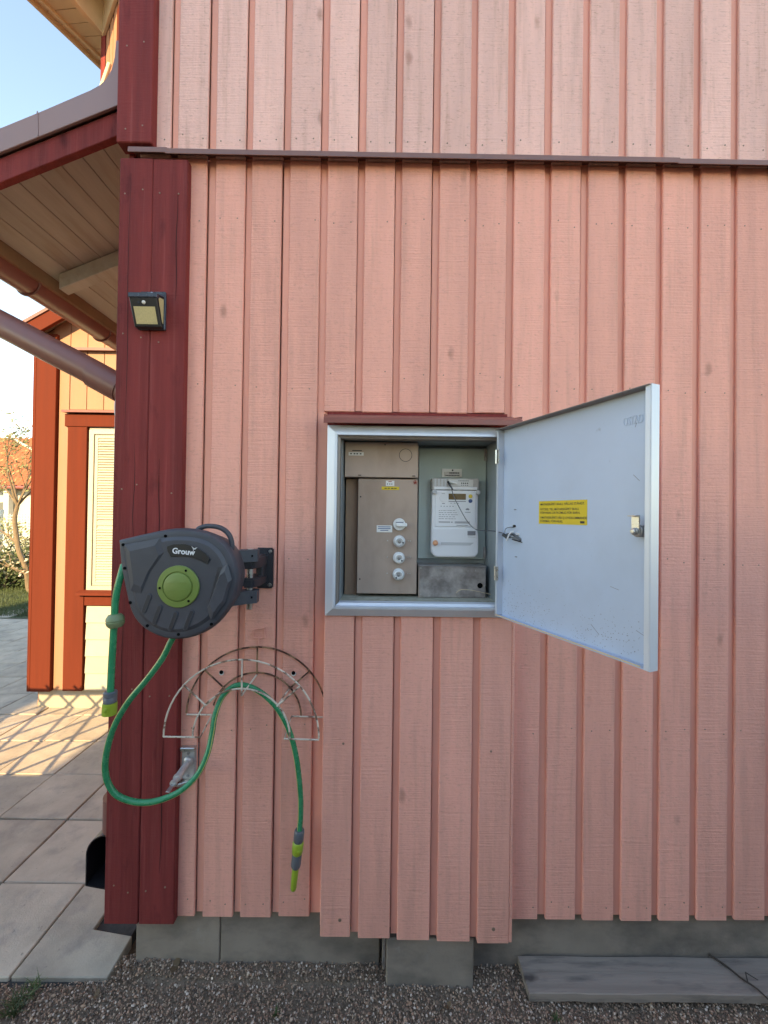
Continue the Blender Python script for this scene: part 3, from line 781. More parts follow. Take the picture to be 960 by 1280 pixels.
obj('inner_rail', rail((X0c, Z1c), (X0c, Z0c), (1, 0), lip_prof), 'alu_in', cab)
obj('inner_rail', rail((X1c, Z0c), (X1c, Z1c), (-1, 0), lip_prof), 'alu_in', cab)
obj('inner_rail', rail((X0c + g, Z0c), (X1c - g, Z0c), (0, 1), lip_prof), 'alu', cab)
obj('inner_rail', rail((X1c - g, Z1c), (X0c + g, Z1c), (0, -1), lip_prof), 'alu_in', cab)
# sheet metal box
obj('back_panel', box(-0.150, 0.420, 0.112, 0.118, 1.19, 1.83), 'inner', cab)
obj('side_panel', box(-0.1385, -0.1340, -0.040, 0.112, 1.245, 1.802), 'inner', cab)
obj('side_panel', box(0.3800, 0.3845, -0.040, 0.112, 1.245, 1.802), 'inner', cab)
obj('top_panel', box(-0.1340, 0.3800, -0.0395, 0.112, 1.7990, 1.803), 'inner', cab)
obj('cabinet_floor', box(-0.1340, 0.3800, -0.0395, 0.112, 1.2455, 1.2590), 'ledge', cab)
# open door: a shallow tray hinged on the right
HX, HY = 0.384, -0.083
TH = math.atan2(-0.455, 0.187)
DW, DZ0, DZ1 = 0.492, 1.2295, 1.8185
def door_obj(name, bm, mat, parent, smooth=False):
    me = finish(bm, name, smooth); me.materials.append(M[mat])
    o = bpy.data.objects.new(name, me); col.objects.link(o); o.parent = parent
    return o
bm = bmesh.new()
box(0.0, DW, -0.0015, 0.0, DZ0, DZ1, bm=bm)                                  # sheet
box(0.0, DW, -0.0238, -0.0016, DZ0 + 0.0002, DZ0 + 0.002, bm=bm)             # bottom return
door = door_obj('door', bm, 'door', cab)
door.location = (HX - 0.12, HY, -1.22); door.rotation_euler = (0, 0, TH)
bm = bmesh.new()
box(DW - 0.0017, DW + 0.0003, -0.0245, 0.0003, DZ0 - 0.0003, DZ1 + 0.0003, bev=0.0005, bm=bm)
box(DW - 0.013, DW - 0.0018, -0.0247, -0.0230, DZ0, DZ1, bev=0.0004, bm=bm)
door_obj('edge_rail', bm, 'alu', door)
bm = box(0.0, DW - 0.002, -0.030, -0.0016, DZ1 - 0.0022, DZ1 - 0.0004)
door_obj('top_return', bm, 'alu_in', door)  # darker metal than the door, colouring in the shade beneath this return
bm = box(0.002, DW - 0.02, -0.0242, -0.0236, DZ0 + 0.0022, DZ0 + 0.0055)
door_obj('bottom_lip', bm, 'cream', door)
bm = box(0.0005, 0.008, -0.0235, -0.0016, DZ0 + 0.003, DZ1 - 0.003)
door_obj('hinge_rail', bm, 'alu', door)
for zz in (1.7317, 1.3636):
    bm = bmesh.new()
    box(0.004, 0.016, -0.0275, -0.0236, zz - 0.022, zz + 0.022, bev=0.001, bm=bm)
    tube([(0.002, -0.026, zz - 0.022), (0.002, -0.026, zz + 0.022)], 0.0035, 8, bm=bm)
    door_obj('hinge', bm, 'zinc', door)
# yellow notice
u0, z1_ = 0.1613, 1.5928
u1, z0_ = 0.3208, 1.5266
zt = 0.5 * (1.5860 + 1.5875); zb_ = 0.5 * (1.5227 + 1.5246)
stk = door_obj('notice', box(u0, u1, -0.0024, -0.0016, zb_, zt), 'yellow', door)
bm = bmesh.new()
hgt = zt - zb_
# local x runs away from the hinge and the inner face looks along -y
rows = ['MÄTARSKÅPET SKALL HÅLLAS STÄNGT.', 'NYCKEL TILL MÄTARSKÅPET SKALL', 'FÖRVARAS OÅTKOMLIG FÖR BARN.', 'I MÄTARSKÅPET FÅR EJ OVIDKOMMANDE', 'FÖREMÅL FÖRVARAS.']
offs = [0.19, 0.41, 0.56, 0.77, 0.925]
for tline, f_ in zip(rows, offs):
    text(tline, hgt * 0.140, (u0 + 0.006, -0.0027, zt - hgt * f_), (1, 0, 0), (0, 0, 1), 0.0001, 0.006, bm=bm, sx=0.93)
box(u1 - 0.020, u1 - 0.007, -0.0028, -0.0025, zb_ + 0.004, zb_ + 0.0095, bm=bm)
door_obj('notice_text', bm, 'ink', door)
# pressed maker's mark, seen from behind
bm = text('OSTAD', 0.027, (0.4133, -0.0021, 1.7481), (1, 0, 0), (0, 0, 1), 0.0007, 0.0, sx=0.52)
door_obj('pressed_mark', bm, 'door', door)
# scratches and dirt specks on the lower part
bm = bmesh.new()
rr = random.Random(5)
for k in range(300):
    u = rr.random() ** 1.0 * (DW - 0.04) + 0.012; q = abs(rr.gauss(0, 0.045)) + 0.006
    if u < 0.09 and rr.random() < 0.5: q = rr.uniform(0.01, 0.12)
    w = rr.uniform(0.0006, 0.0022)
    box(u, u + w, -0.0019, -0.0016, DZ0 + q, DZ0 + q + rr.uniform(0.0006, 0.002), bm=bm)
for (u, z, L, a) in ((0.46, 1.295, 0.028, -0.35), (0.395, 1.382, 0.022, -0.2), (0.345, 1.275, 0.03, -0.7), (0.443, 1.745, 0.010, 1.2), (0.445, 1.63, 0.02, -0.8)):
    box(-L / 2, L / 2, -0.0019, -0.0016, -0.0005, 0.0005, bm=bm, mtx=Matrix.Translation((u, 0, z)) @ Matrix.Rotation(-a, 4, 'Y'))
for (px_u, pz) in ((0.0632, 1.5643), (0.0689, 1.4210)):
    box(px_u - 0.004, px_u + 0.005, -0.0030, -0.0016, pz - 0.0015, pz + 0.0015, bm=bm)
door_obj('scratches_and_specks', bm, 'greyink', door)['kind'] = 'stuff'
# quarter-turn lock
lu, lz = DW - 0.030, 1.5145
bm = bmesh.new()
lathe([(0.0125, 0.0), (0.0125, 0.020), (0.011, 0.022), (0.0075, 0.0222), (0.0075, 0.030), (0.006, 0.031)], (lu, -0.0016, lz), (0, -1, 0), 22, bm=bm)
lock = door_obj('lock', bm, 'bronze', door, smooth=True)
bm = bmesh.new()
box(lu - 0.010, lu + 0.008, -0.0275, -0.0245, lz - 0.008, lz + 0.034, bev=0.001, bm=bm)
box(lu - 0.010, lu + 0.008, -0.0400, -0.0275, lz + 0.031, lz + 0.0335, bev=0.0008, bm=bm)
door_obj('cam_tab', bm, 'zinc', lock)
bm = lathe([(0.0062, 0), (0.0062, 0.006), (0.004, 0.0075), (0, 0.0076)], (lu, -0.031, lz), (0, -1, 0), 6)
door_obj('nut', bm, 'zinc', lock)

# ------------------------------------------------------------------ fuse panel, left in the cabinet
fuse = thing('fuse_panel', (0.0, 0.06, 1.2595), 'brown grey sheet steel fuse panel with white screw fuses inside the cabinet', 'fuse panel')
top = obj('top_cover', box(-0.1300, 0.1235, 0.018, 0.100, 1.6725, 1.7945, bev=0.0015), 'steel', fuse)
t0 = (0.0792, 0.0179, 1.7501)
ko = obj('knockout_ring', lathe([(0.0225, 0.0), (0.0225, 0.0006), (0, 0.0006)], t0, (0, -1, 0), 32), 'ink', top)
obj('knockout_disc', lathe([(0.0208, 0.0006), (0.0208, 0.0012), (0, 0.0012)], t0, (0, -1, 0), 32), 'steel', ko)
obj('rating_label', box(-0.1175, -0.0655, 0.0166, 0.0179, 1.7465, 1.7580), 'paper', top)
bm = bmesh.new()
for k, x in enumerate((-0.1120, -0.1000, -0.0905, -0.0790)): box(x, x + 0.006, 0.0158, 0.0165, 1.7505, 1.7545, bm=bm)
box(-0.105, -0.072, 0.0170, 0.0179, 1.7620, 1.7650, bm=bm)
for x in (-0.078, 0.108): box(x - 0.005, x + 0.005, 0.0150, 0.0179, 1.677, 1.680, bm=bm)
lathe([(0.0025, 0), (0.0025, 0.003), (0, 0.003)], (0.008, 0.0179, 1.785), (0, -1, 0), 8, bm=bm)
obj('printed_marks', bm, 'ink', top)
frontc = obj('front_cover', box(-0.0835, 0.1235, 0.028, 0.100, 1.2700, 1.6685, bev=0.0015), 'steel', fuse)
obj('side_cover', box(-0.1290, -0.0860, 0.060, 0.105, 1.2595, 1.6700, bev=0.001), 'rusty', fuse)
def fusecap(px):
    f = obj('fuse', lathe([(0.0205, 0), (0.0205, 0.010), (0.0190, 0.0135), (0.0175, 0.0140), (0.0165, 0.0165), (0.0165, 0.0235), (0.0145, 0.0262), (0.0105, 0.0265), (0.0098, 0.0195), (0, 0.0195)], px, (0, -1, 0), 32), 'ceramic', fuse, smooth=True, ang=50)
    bm = lathe([(0.0060, 0.0), (0.0060, 0.003), (0.0035, 0.0045), (0, 0.0045)], (px[0], px[1] - 0.0197, px[2]), (0, -1, 0), 16)
    obj('fuse_window', bm, 'bronze', f, smooth=True)
    return f
for px, a in (((0.0614, 0.0278, 1.4526), -0.3), ((0.0607, 0.0278, 1.3958), -0.7), ((0.0601, 0.0278, 1.3390), -2.3)):
    f = fusecap(px)
    bm = lathe([(0.0028, 0), (0.0028, 0.0012), (0, 0.0012)], (px[0] + 0.0125 * math.cos(a), px[1] - 0.0256, px[2] + 0.0125 * math.sin(a)), (0, -1, 0), 10)
    obj('fuse_mark', bm, 'ink', f)
sw = (0.0606, 0.0278, 1.5109)
s = obj('main_switch', lathe([(0.0215, 0), (0.0215, 0.009), (0.0195, 0.012), (0, 0.012)], sw, (0, -1, 0), 32), 'ceramic', fuse, smooth=True, ang=50)
obj('switch_handle', box(sw[0] - 0.011, sw[0] + 0.026, sw[1] - 0.024, sw[1] - 0.0121, sw[2] - 0.007, sw[2] + 0.005, bev=0.002), 'ceramic', s)
bm = bmesh.new(); box(sw[0] - 0.0125, sw[0] + 0.014, sw[1] - 0.0129, sw[1] - 0.0121, sw[2] + 0.0052, sw[2] + 0.009, bm=bm)
obj('switch_slot', bm, 'greyink', s)
obj('white_label', box(-0.0175, 0.0365, 0.0265, 0.0279, 1.4830, 1.5065, bev=0.0004), 'paper', fuse)
bm = bmesh.new()
for k in range(3): box(-0.013 + 0.008 * (k == 2), 0.031 - 0.008 * (k == 2), 0.0258, 0.0264, 1.5005 - 0.006 * k, 1.5030 - 0.006 * k, bm=bm)
obj('label_print', bm, 'blue', fuse)
obj('white_label', box(0.0125, 0.0420, 0.0266, 0.0279, 1.6440, 1.6620), 'paper', fuse)
bm = bmesh.new(); box(0.021, 0.033, 0.0259, 0.0265, 1.6575, 1.6600, bm=bm)
star = (0.1142, 0.0262, 1.6573)
for k in range(5):
    a = k * 1.2566 + 0.3
    tube([star, (star[0] + 0.0075 * math.cos(a), star[1], star[2] + 0.0075 * math.sin(a))], 0.0016, 5, bm=bm)
obj('red_marks', bm, 'redmark', fuse)
bm = bmesh.new()
for x in (0.016, 0.024, 0.031): box(x, x + 0.004, 0.0259, 0.0265, 1.6490, 1.6520, bm=bm)
for p in ((-0.0735, 1.320), (-0.0745, 1.605)): lathe([(0.0028, 0), (0.0028, 0.002), (0, 0.002)], (p[0], 0.0279, p[1]), (0, -1, 0), 8, bm=bm)
obj('label_print', bm, 'ink', fuse)
obj('yellow_label', box(-0.0020, 0.0590, 0.0264, 0.0279, 1.6305, 1.6415), 'yellow', fuse)
bm = bmesh.new()
for x in (0.008, 0.019, 0.031, 0.042): box(x, x + 0.008, 0.0258, 0.0263, 1.6345, 1.6372, bm=bm)
obj('label_print', bm, 'ink', fuse)
bm = bmesh.new()
for zz in (1.4540, 1.3970, 1.3410):
    for x in (0.0210, 0.0930, 0.1000): lathe([(0.0020, 0), (0.0020, 0.0020), (0, 0.0022)], (x, 0.0279, zz), (0, -1, 0), 8, bm=bm)
obj('cover_screws', bm, 'zinc', fuse)

# ------------------------------------------------------------------ meter board and electricity meter
meter = thing('electricity_meter', (0.26, 0.09, 1.39), 'white electricity meter with brown display under a clear cover', 'electricity meter')
obj('mounting_board', box(0.1330, 0.3780, 0.096, 0.111, 1.3870, 1.7890, bev=0.001), 'teal', meter)
obj('board_clip', box(0.3695, 0.3775, 0.085, 0.0958, 1.745, 1.788), 'galv', meter)
obj('board_clip', box(0.3700, 0.3774, 0.086, 0.0958, 1.390, 1.432), 'galv', meter)
MX0, MX1 = 0.1790, 0.3420
body = [(MX0 - 0.003, 1.412), (MX0 + 0.012, 1.3965), (MX1 - 0.012, 1.3965), (MX1 + 0.0005, 1.412), (MX1 + 0.0005, 1.470), (MX1 - 0.0025, 1.476), (MX1 - 0.0025, 1.633), (MX0 - 0.001, 1.633)]
mbody = obj('body', prism(body, 0.054, 0.095, bev=0.0025, seg=2), 'white', meter)
obj('face_plate', box(MX0 + 0.009, MX1 - 0.011, 0.0515, 0.0545, 1.505, 1.628, bev=0.0008), 'white', mbody)
cov = [(MX0 - 0.0015, 1.414), (MX0 + 0.013, 1.3985), (MX1 - 0.013, 1.3985), (MX1 - 0.001, 1.414), (MX1 - 0.001, 1.470), (MX1 - 0.006, 1.4995), (MX0 - 0.0005, 1.4995)]
tcov = obj('terminal_cover', prism(cov, 0.046, 0.0538, bev=0.003, seg=2), 'white', meter)
obj('cover_groove', prism([(MX0 + 0.030, 1.4400), (MX1 - 0.030, 1.4400), (MX1 - 0.016, 1.4500), (MX0 + 0.030, 1.4505)], 0.0452, 0.0462, bev=0.0003), 'palegrey', tcov)
bm = bmesh.new(); box(MX1 - 0.040, MX1 - 0.012, 0.0450, 0.0462, 1.4755, 1.4905, bm=bm)
obj('inspection_window', bm, 'greyink', tcov)
obj('window_lip', box(MX1 - 0.038, MX1 - 0.010, 0.0440, 0.0461, 1.4680, 1.4745, bev=0.0008), 'white', tcov)
obj('screw_seal', lathe([(0.0090, 0), (0.0100, 0.004), (0.0075, 0.012), (0.003, 0.014), (0, 0.014)], (MX0 + 0.0095, 0.0460, 1.4475), (0.1, -1, 0), 14), 'orange', tcov, smooth=True)
clear = obj('clear_cover', box(MX0 - 0.002, MX1 + 0.001, 0.056, 0.095, 1.6345, 1.6760, bev=0.002), 'clear', meter)
obj('module', box(MX0 + 0.005, MX1 - 0.005, 0.053, 0.0562, 1.6360, 1.6460, bev=0.001), 'white', clear)
obj('module_label', box(MX0 + 0.055, MX1 - 0.020, 0.0535, 0.0562, 1.6470, 1.6720, bev=0.0005), 'paper', clear)
bm = bmesh.new()
for k in range(4): box(MX0 + 0.100 + 0.007 * k, MX0 + 0.104 + 0.007 * k, 0.0530, 0.0536, 1.6570, 1.6610, bm=bm)
for k in range(7): box(MX0 + 0.090 + 0.0055 * k, MX0 + 0.094 + 0.0055 * k, 0.0530, 0.0536, 1.6665, 1.6685, bm=bm)
for k in range(4): box(MX0 + 0.100 + 0.007 * k, MX0 + 0.104 + 0.007 * k, 0.0530, 0.0536, 1.6510, 1.6530, bm=bm)
obj('module_print', bm, 'ink', clear)
bm = bmesh.new()
for k in range(4): box(MX0 + 0.006 + 0.012 * k, MX0 + 0.013 + 0.012 * k, 0.0545, 0.0565, 1.6480, 1.6740, bm=bm)
obj('terminal_ribs', bm, 'palegrey', clear)
for x in (MX0 + 0.006, MX1 - 0.004):
    sb = obj('side_screw', lathe([(0.0085, 0), (0.0085, 0.008), (0.006, 0.010), (0, 0.010)], (x, 0.0520, 1.6265), (0, -1, 0), 16), 'palegrey', meter, smooth=True)
disp = obj('display', box(MX0 + 0.056, MX0 + 0.117, 0.0498, 0.0516, 1.6005, 1.6215, bev=0.0006), 'lcd', mbody)
bm = bmesh.new()
box(MX0 + 0.056, MX0 + 0.117, 0.0506, 0.0516, 1.5930, 1.5955, bm=bm)
for x in (0.062, 0.075, 0.087): box(MX0 + x, MX0 + x + 0.006, 0.0508, 0.0516, 1.5870, 1.5885, bm=bm)
rr = random.Random(3)
for k in range(5):
    x = MX0 + 0.022
    while x < MX0 + 0.082:
        w = rr.uniform(0.003, 0.010); box(x, x + w, 0.0509, 0.0516, 1.5605 - 0.0072 * k, 1.5622 - 0.0072 * k, bm=bm); x += w + rr.uniform(0.0008, 0.004)
for k in range(5): box(MX0 + 0.028 + 0.0105 * k, MX0 + 0.032 + 0.0105 * k, 0.0509, 0.0516, 1.5755, 1.5780, bm=bm)
box(MX0 + 0.022, MX0 + 0.062, 0.0509, 0.0516, 1.5195, 1.5225, bm=bm); box(MX0 + 0.066, MX0 + 0.071, 0.0509, 0.0516, 1.5190, 1.5225, bm=bm)
for k in range(18): box(MX0 + 0.079 + 0.003 * k, MX0 + 0.0805 + 0.003 * k, 0.0509, 0.0516, 1.5165, 1.5240, bm=bm)
box(MX0 + 0.085, MX0 + 0.125, 0.0509, 0.0516, 1.5090, 1.5105, bm=bm)
for dx in (0.033, 0.041): box(MX0 + dx, MX0 + dx + 0.005, 0.0509, 0.0516, 1.6055, 1.6080, bm=bm)
box(MX0 + 0.031, MX0 + 0.043, 0.0509, 0.0516, 1.6215, 1.6228, bm=bm)
box(MX0 + 0.033, MX0 + 0.043, 0.0509, 0.0516, 1.5850, 1.5875, bm=bm)
obj('printed_text', bm, 'greyink', mbody)
bm = bmesh.new()
for k in range(5):                                                            # petal emblem
    a = math.radians(20 + 35 * k)
    c = Vector((MX0 + 0.1235, 0.0513, 1.5640))
    box(-0.0012, 0.0012, -0.0004, 0.0003, 0.0012, 0.0072, bm=bm, mtx=Matrix.Translation(c) @ Matrix.Rotation(math.radians(90) - a, 4, 'Y'))
box(MX0 + 0.114, MX0 + 0.134, 0.0509, 0.0516, 1.5555, 1.5575, bm=bm)
obj('emblem', bm, 'greyink', mbody)
obj('optical_port', lathe([(0.0150, 0), (0.0150, 0.0016), (0.0138, 0.0018), (0.0136, 0.0008), (0, 0.0008)], (MX0 + 0.0385, 0.0516, 1.6065), (0, -1, 0), 30), 'white', mbody, smooth=True)
obj('button', lathe([(0.0068, 0), (0.0068, 0.0025), (0, 0.003)], (MX0 + 0.133, 0.0516, 1.6130), (0, -1, 0), 20), 'yellowdot', mbody, smooth=True)
obj('button', lathe([(0.0068, 0), (0.0068, 0.0025), (0, 0.003)], (MX0 + 0.133, 0.0516, 1.5965), (0, -1, 0), 20), 'blue', mbody, smooth=True)
plate = obj('number_plate', box(0.2160, 0.2885, 0.0905, 0.0958, 1.6830, 1.7140, bev=0.0008), 'paper', meter)
bm = bmesh.new()
box(0.2240, 0.2830, 0.0892, 0.0904, 1.6860, 1.7030, bm=bm)
obj('number_field', bm, 'clear', plate)
bm = bmesh.new()
for k in range(6): box(0.2430 + 0.006 * k, 0.2478 + 0.006 * k, 0.0885, 0.0892, 1.6965, 1.7010, bm=bm)
for k in range(9): box(0.2290 + 0.0057 * k, 0.2336 + 0.0057 * k, 0.0885, 0.0892, 1.6880, 1.6915, bm=bm)
lathe([(0.0030, 0), (0.0030, 0.003), (0, 0.003)], (0.2545, 0.0905, 1.7085), (0, -1, 0), 10, bm=bm)
obj('number_print', bm, 'ink', plate)
# terminal box under the meter
tb = thing('terminal_box', (0.246, 0.07, 1.2595), 'low galvanised sheet steel box with a round hole below the meter', 'box')
obj('case', box(0.1310, 0.3630, 0.026, 0.105, 1.2595, 1.3660, bev=0.0015), 'galv', tb)
obj('lid_edge', box(0.1300, 0.3640, 0.0245, 0.106, 1.3665, 1.3700, bev=0.0008), 'galv', tb)
obj('side_flange', box(0.1295, 0.1335, 0.0238, 0.0255, 1.2595, 1.3640), 'steel', tb)
t0 = (0.3431, 0.0255, 1.3028)
obj('cable_hole', lathe([(0.0095, 0), (0.0095, 0.0006), (0, 0.0006)], t0, (0, -1, 0), 20), 'hole', tb)
bm = bmesh.new()
for p in ((0.1373, 0.0255, 1.3611), (0.1384, 0.0255, 1.2699), (0.3598, 0.0255, 1.3003)): lathe([(0.0028, 0), (0.0028, 0.0018), (0, 0.002)], p, (0, -1, 0), 8, bm=bm)
obj('screws', bm, 'zinc', tb)
wp = smoothpath([(0.2588, 0.0180, 1.2783), (0.2774, 0.0150, 1.2901), (0.3129, 0.0140, 1.2880), (0.3538, 0.0120, 1.2807), (0.3763, 0.0140, 1.2751)], 5)
o = obj('loose_wire', tube(wp, 0.0009, 5), 'cream'); tag(o, 'thin pale loose wire lying across the galvanised box', 'wire')

# thin cable from the meter to the bundle on the door
cp = smoothpath([(0.2348, 0.0500, 1.6582), (0.2400, 0.0300, 1.6427), (0.2495, 0.0340, 1.6123), (0.2687, 0.0300, 1.5734), (0.2935, 0.0260, 1.5293), (0.3162, 0.0150, 1.5022), (0.3298, -0.0200, 1.4954), (0.3612, -0.0800, 1.4954), (0.3814, -0.1150, 1.4896)], 8)
cable = thing('meter_cable', (0.3210, 0.0000, 1.4972), 'thin grey cable running from the meter to a cable bundle on the open door', 'cable')
obj('lead', tube(cp, 0.0016, 6), 'slate', cable, smooth=True)
obj('plug', tube([(0.2323, 0.0520, 1.6639), (0.2367, 0.0440, 1.6521), (0.2468, 0.0360, 1.6348)], [0.004, 0.0038, 0.002], 10), 'black', cable, smooth=True)
obj('plug_tip', tube([(0.2376, 0.0500, 1.6638), (0.2628, 0.0480, 1.6556)], 0.0042, 10), 'paper', cable, smooth=True)
DI = -0.158
bd_ = bmesh.new()
for k in range(7):
    rr = random.Random(20 + k)
    j = lambda s=1.0: rr.uniform(-1, 1) * s
    tube(smoothpath([(0.3814, -0.1150, 1.4846), (0.3932, -0.1250, 1.4877 + j(0.00247)), (0.4023, -0.1500, 1.4866 + j(0.00363)), (0.4155, -0.1680, 1.4733 + j(0.00286)), (0.4038, -0.1600, 1.4774 + j(0.00288)), (0.3885, -0.1400, 1.4810 + j(0.00244))], 5), 0.0017, 6, bm=bd_)
obj('bundle', bd_, 'slate', cable, smooth=True)
obj('ferrite', tube([(0.3798, -0.1120, 1.4869), (0.3887, -0.1240, 1.4777)], 0.0055, 12), 'black', cable, smooth=True)
obj('cable_tie', tube(smoothpath([(0.4004, -0.1480, 1.4986), (0.3900, -0.1500, 1.4937), (0.3842, -0.1460, 1.4813), (0.3813, -0.1400, 1.4687)], 4), 0.0022, 6), 'white', cable, smooth=True)
obj('tie_mount', box(0.405, 0.424, -0.160, -0.150, 1.488, 1.494), 'white', cable)
obj('antenna_lead', tube(smoothpath([(0.3823, -0.1200, 1.4923), (0.3847, -0.1200, 1.5047), (0.3951, -0.1260, 1.5100), (0.4029, -0.1400, 1.5105), (0.4046, -0.1420, 1.5155)], 5), 0.0011, 6), 'slate', cable, smooth=True)
obj('grommet', lathe([(0.0035, -0.004), (0.0035, 0.004)], (0.4043, -0.1430, 1.5143), (-0.925, -0.38, 0), 10), 'black', cable)
obj('flat_lead', tube([(0.3951, -0.1500, 1.4743), (0.4190, -0.1720, 1.4664)], 0.0016, 6), 'black', cable)

# ================================================================== hose reel
reel = thing('hose_reel', (-0.375, 0.0, 1.2), 'dark grey wall hose reel with green hub swung out beside the corner', 'hose reel')
front = [(-0.7213, -0.2620, 1.4641), (-0.5932, -0.2620, 1.4942), (-0.5191, -0.2620, 1.4974), (-0.4620, -0.2620, 1.4828), (-0.4243, -0.2620, 1.4526), (-0.4018, -0.2620, 1.4136), (-0.3923, -0.2620, 1.3656), (-0.4001, -0.2620, 1.3131), (-0.4254, -0.2620, 1.2626), (-0.4683, -0.2620, 1.2206), (-0.5267, -0.2620, 1.1960), (-0.5877, -0.2620, 1.1953), (-0.6448, -0.2620, 1.2207), (-0.6804, -0.2620, 1.2617), (-0.6990, -0.2620, 1.3225), (-0.7134, -0.2620, 1.3921)]
def densify(poly, n=4, sharp=(0,)):
    out = []
    N_ = len(poly)
    for i in range(N_):
        p0, p1, p2, p3 = (Vector((poly[(i + k) % N_][0], poly[(i + k) % N_][2])) for k in (-1, 0, 1, 2))
        if i in sharp or (i - 1) % N_ in sharp and False: p0 = p1
        if (i + 1) % N_ in sharp: p3 = p2
        for s in range(n):
            t = s / n
            out.append(0.5 * ((2 * p1) + (p2 - p0) * t + (2 * p0 - 5 * p1 + 4 * p2 - p3) * t * t + (3 * p1 - p0 - 3 * p2 + p3) * t ** 3))
    return out
out = densify(front, 4, sharp=(0,))
cen = Vector((-0.545, 1.345))
def ring(off, y):
    """outline moved inwards by off metres"""
    r = []
    n = len(out)
    for i, p in enumerate(out):
        tdir = (out[(i + 1) % n] - out[(i - 1) % n]).normalized()
        nrm = (cen - p).normalized()
        q = p + nrm * off * 1.12
        r.append((q.x, y, q.y))
    return r
t = bmesh.new()
rings = [ring(o_, y_) for o_, y_ in ((0.045, -0.136), (0.024, -0.142), (0.015, -0.154), (0.007, -0.2045), (0.0085, -0.205), (0.0085, -0.2065), (0.006, -0.207), (0.0, -0.246), (0.002, -0.257), (0.006, -0.2625), (0.012, -0.2645), (0.020, -0.2645), (0.029, -0.2700))]
rings.append([(cen.x + (p[0] - cen.x) * 0.55, -0.2702, cen.y + (p[2] - cen.y) * 0.55) for p in rings[-1]])
vr = [[t.verts.new(p) for p in rg] for rg in rings]
for a, b in zip(vr, vr[1:]):
    n = len(a)
    for i in range(n): t.faces.new((a[i], a[(i + 1) % n], b[(i + 1) % n], b[i]))
t.faces.new(vr[0])
vc = t.verts.new((cen.x, -0.2702, cen.y))
for i in range(len(vr[-1])): t.faces.new((vr[-1][i], vr[-1][(i + 1) % len(vr[-1])], vc))
bmesh.ops.recalc_face_normals(t, faces=t.faces)
hous = obj('housing', t, 'reel', reel, smooth=True, ang=28)
# moulded wedges on the front face
def facet(pts_px, h, name='moulded_facet', mat='reel'):
    t = bmesh.new()
    low = [t.verts.new((p[0], -0.2695, p[2])) for p in pts_px]
    c = sum((Vector(p) for p in pts_px), Vector()) / len(pts_px)
    hi = [t.verts.new(((p[0] * 0.72 + c.x * 0.28), -0.2705 - h, (p[2] * 0.72 + c.z * 0.28))) for p in pts_px]
    n = len(low)
    for i in range(n): t.faces.new((low[i], low[(i + 1) % n], hi[(i + 1) % n], hi[i]))
    t.faces.new(hi)
    bmesh.ops.recalc_face_normals(t, faces=t.faces)
    return obj(name, t, mat, hous)
facet([(-0.6963, -0.2700, 1.4497), (-0.6015, -0.2700, 1.4726), (-0.5878, -0.2700, 1.4337), (-0.6257, -0.2700, 1.3769), (-0.6505, -0.2700, 1.3159), (-0.6788, -0.2700, 1.3286)], 0.004)
facet([(-0.4353, -0.2700, 1.3880), (-0.4182, -0.2700, 1.4055), (-0.4045, -0.2700, 1.3623), (-0.4229, -0.2700, 1.2971), (-0.4589, -0.2700, 1.2490), (-0.4724, -0.2700, 1.2791)], 0.005)
facet([(-0.4764, -0.2700, 1.2618), (-0.4659, -0.2700, 1.2792), (-0.4290, -0.2700, 1.4011), (-0.4420, -0.2700, 1.4009)], 0.0005, 'recess_shade_strip', 'reel_dark')  # dark strip on the flat face stands in for a recess's shade
hub0 = (-0.5482, -0.2700, 1.3410)
hubm = obj('hub', lathe([(0.0570, 0.0), (0.0570, 0.0035), (0.0555, 0.0052), (0.0415, 0.0064), (0.0400, 0.0040), (0.0385, 0.0040), (0.0370, 0.0085), (0.0350, 0.0095), (0, 0.0100)], hub0, (0, -1, 0), 48), 'hub', reel, smooth=True, ang=30)
bm = bmesh.new()
for a in (64, 185, -52):
    lathe([(0.0034, 0), (0.0034, 0.0012), (0, 0.0012)], (hub0[0] + 0.0485 * math.cos(math.radians(a)), hub0[1] - 0.0053, hub0[2] + 0.0485 * math.sin(math.radians(a))), (0, -1, 0), 12, bm=bm)
obj('hub_screw_holes', bm, 'hole', hubm)
bm = bmesh.new()
for dz_ in (0.011, -0.009): box(hub0[0] - 0.026, hub0[0] + 0.024, hub0[1] - 0.0106, hub0[1] - 0.0095, hub0[2] + dz_, hub0[2] + dz_ + 0.0012, bm=bm, mtx=Matrix.Translation((hub0[0], 0, hub0[2])) @ Matrix.Rotation(math.radians(-4), 4, 'Y') @ Matrix.Translation((-hub0[0], 0, -hub0[2])))
obj('hub_ridge', bm, 'hub', hubm)
# slotted grooves: rim, and a raised dark strip in place of recess shade
for (a, b) in (((-0.6267, -0.2700, 1.3140), (-0.6410, -0.2700, 1.2728)), ((-0.5980, -0.2700, 1.2841), (-0.6123, -0.2700, 1.2428)), ((-0.5544, -0.2700, 1.2673), (-0.5688, -0.2700, 1.2260)), ((-0.5112, -0.2700, 1.2722), (-0.5278, -0.2700, 1.2287))):
    A, B = Vector((a[0], 0, a[2])), Vector((b[0], 0, b[2])); d = (B - A).normalized(); w = Vector((-d.z, 0, d.x))
    def cap(r):
        pts = []
        for k in range(9): 
            an = math.pi * k / 8
            q = B + (w * math.cos(an) + d * math.sin(an)) * r; pts.append((q.x, q.z))
        for k in range(9):
            an = math.pi * k / 8
            q = A + (-w * math.cos(an) - d * math.sin(an)) * r; pts.append((q.x, q.z))
        return pts
    gsl = obj('groove_rim', prism(cap(0.0066), -0.2725, -0.2690, bev=0.0008), 'reel', hous)
    obj('slot_shade', prism(cap(0.0043), -0.2729, -0.2722), 'reel_dark', gsl)
bm = bmesh.new()
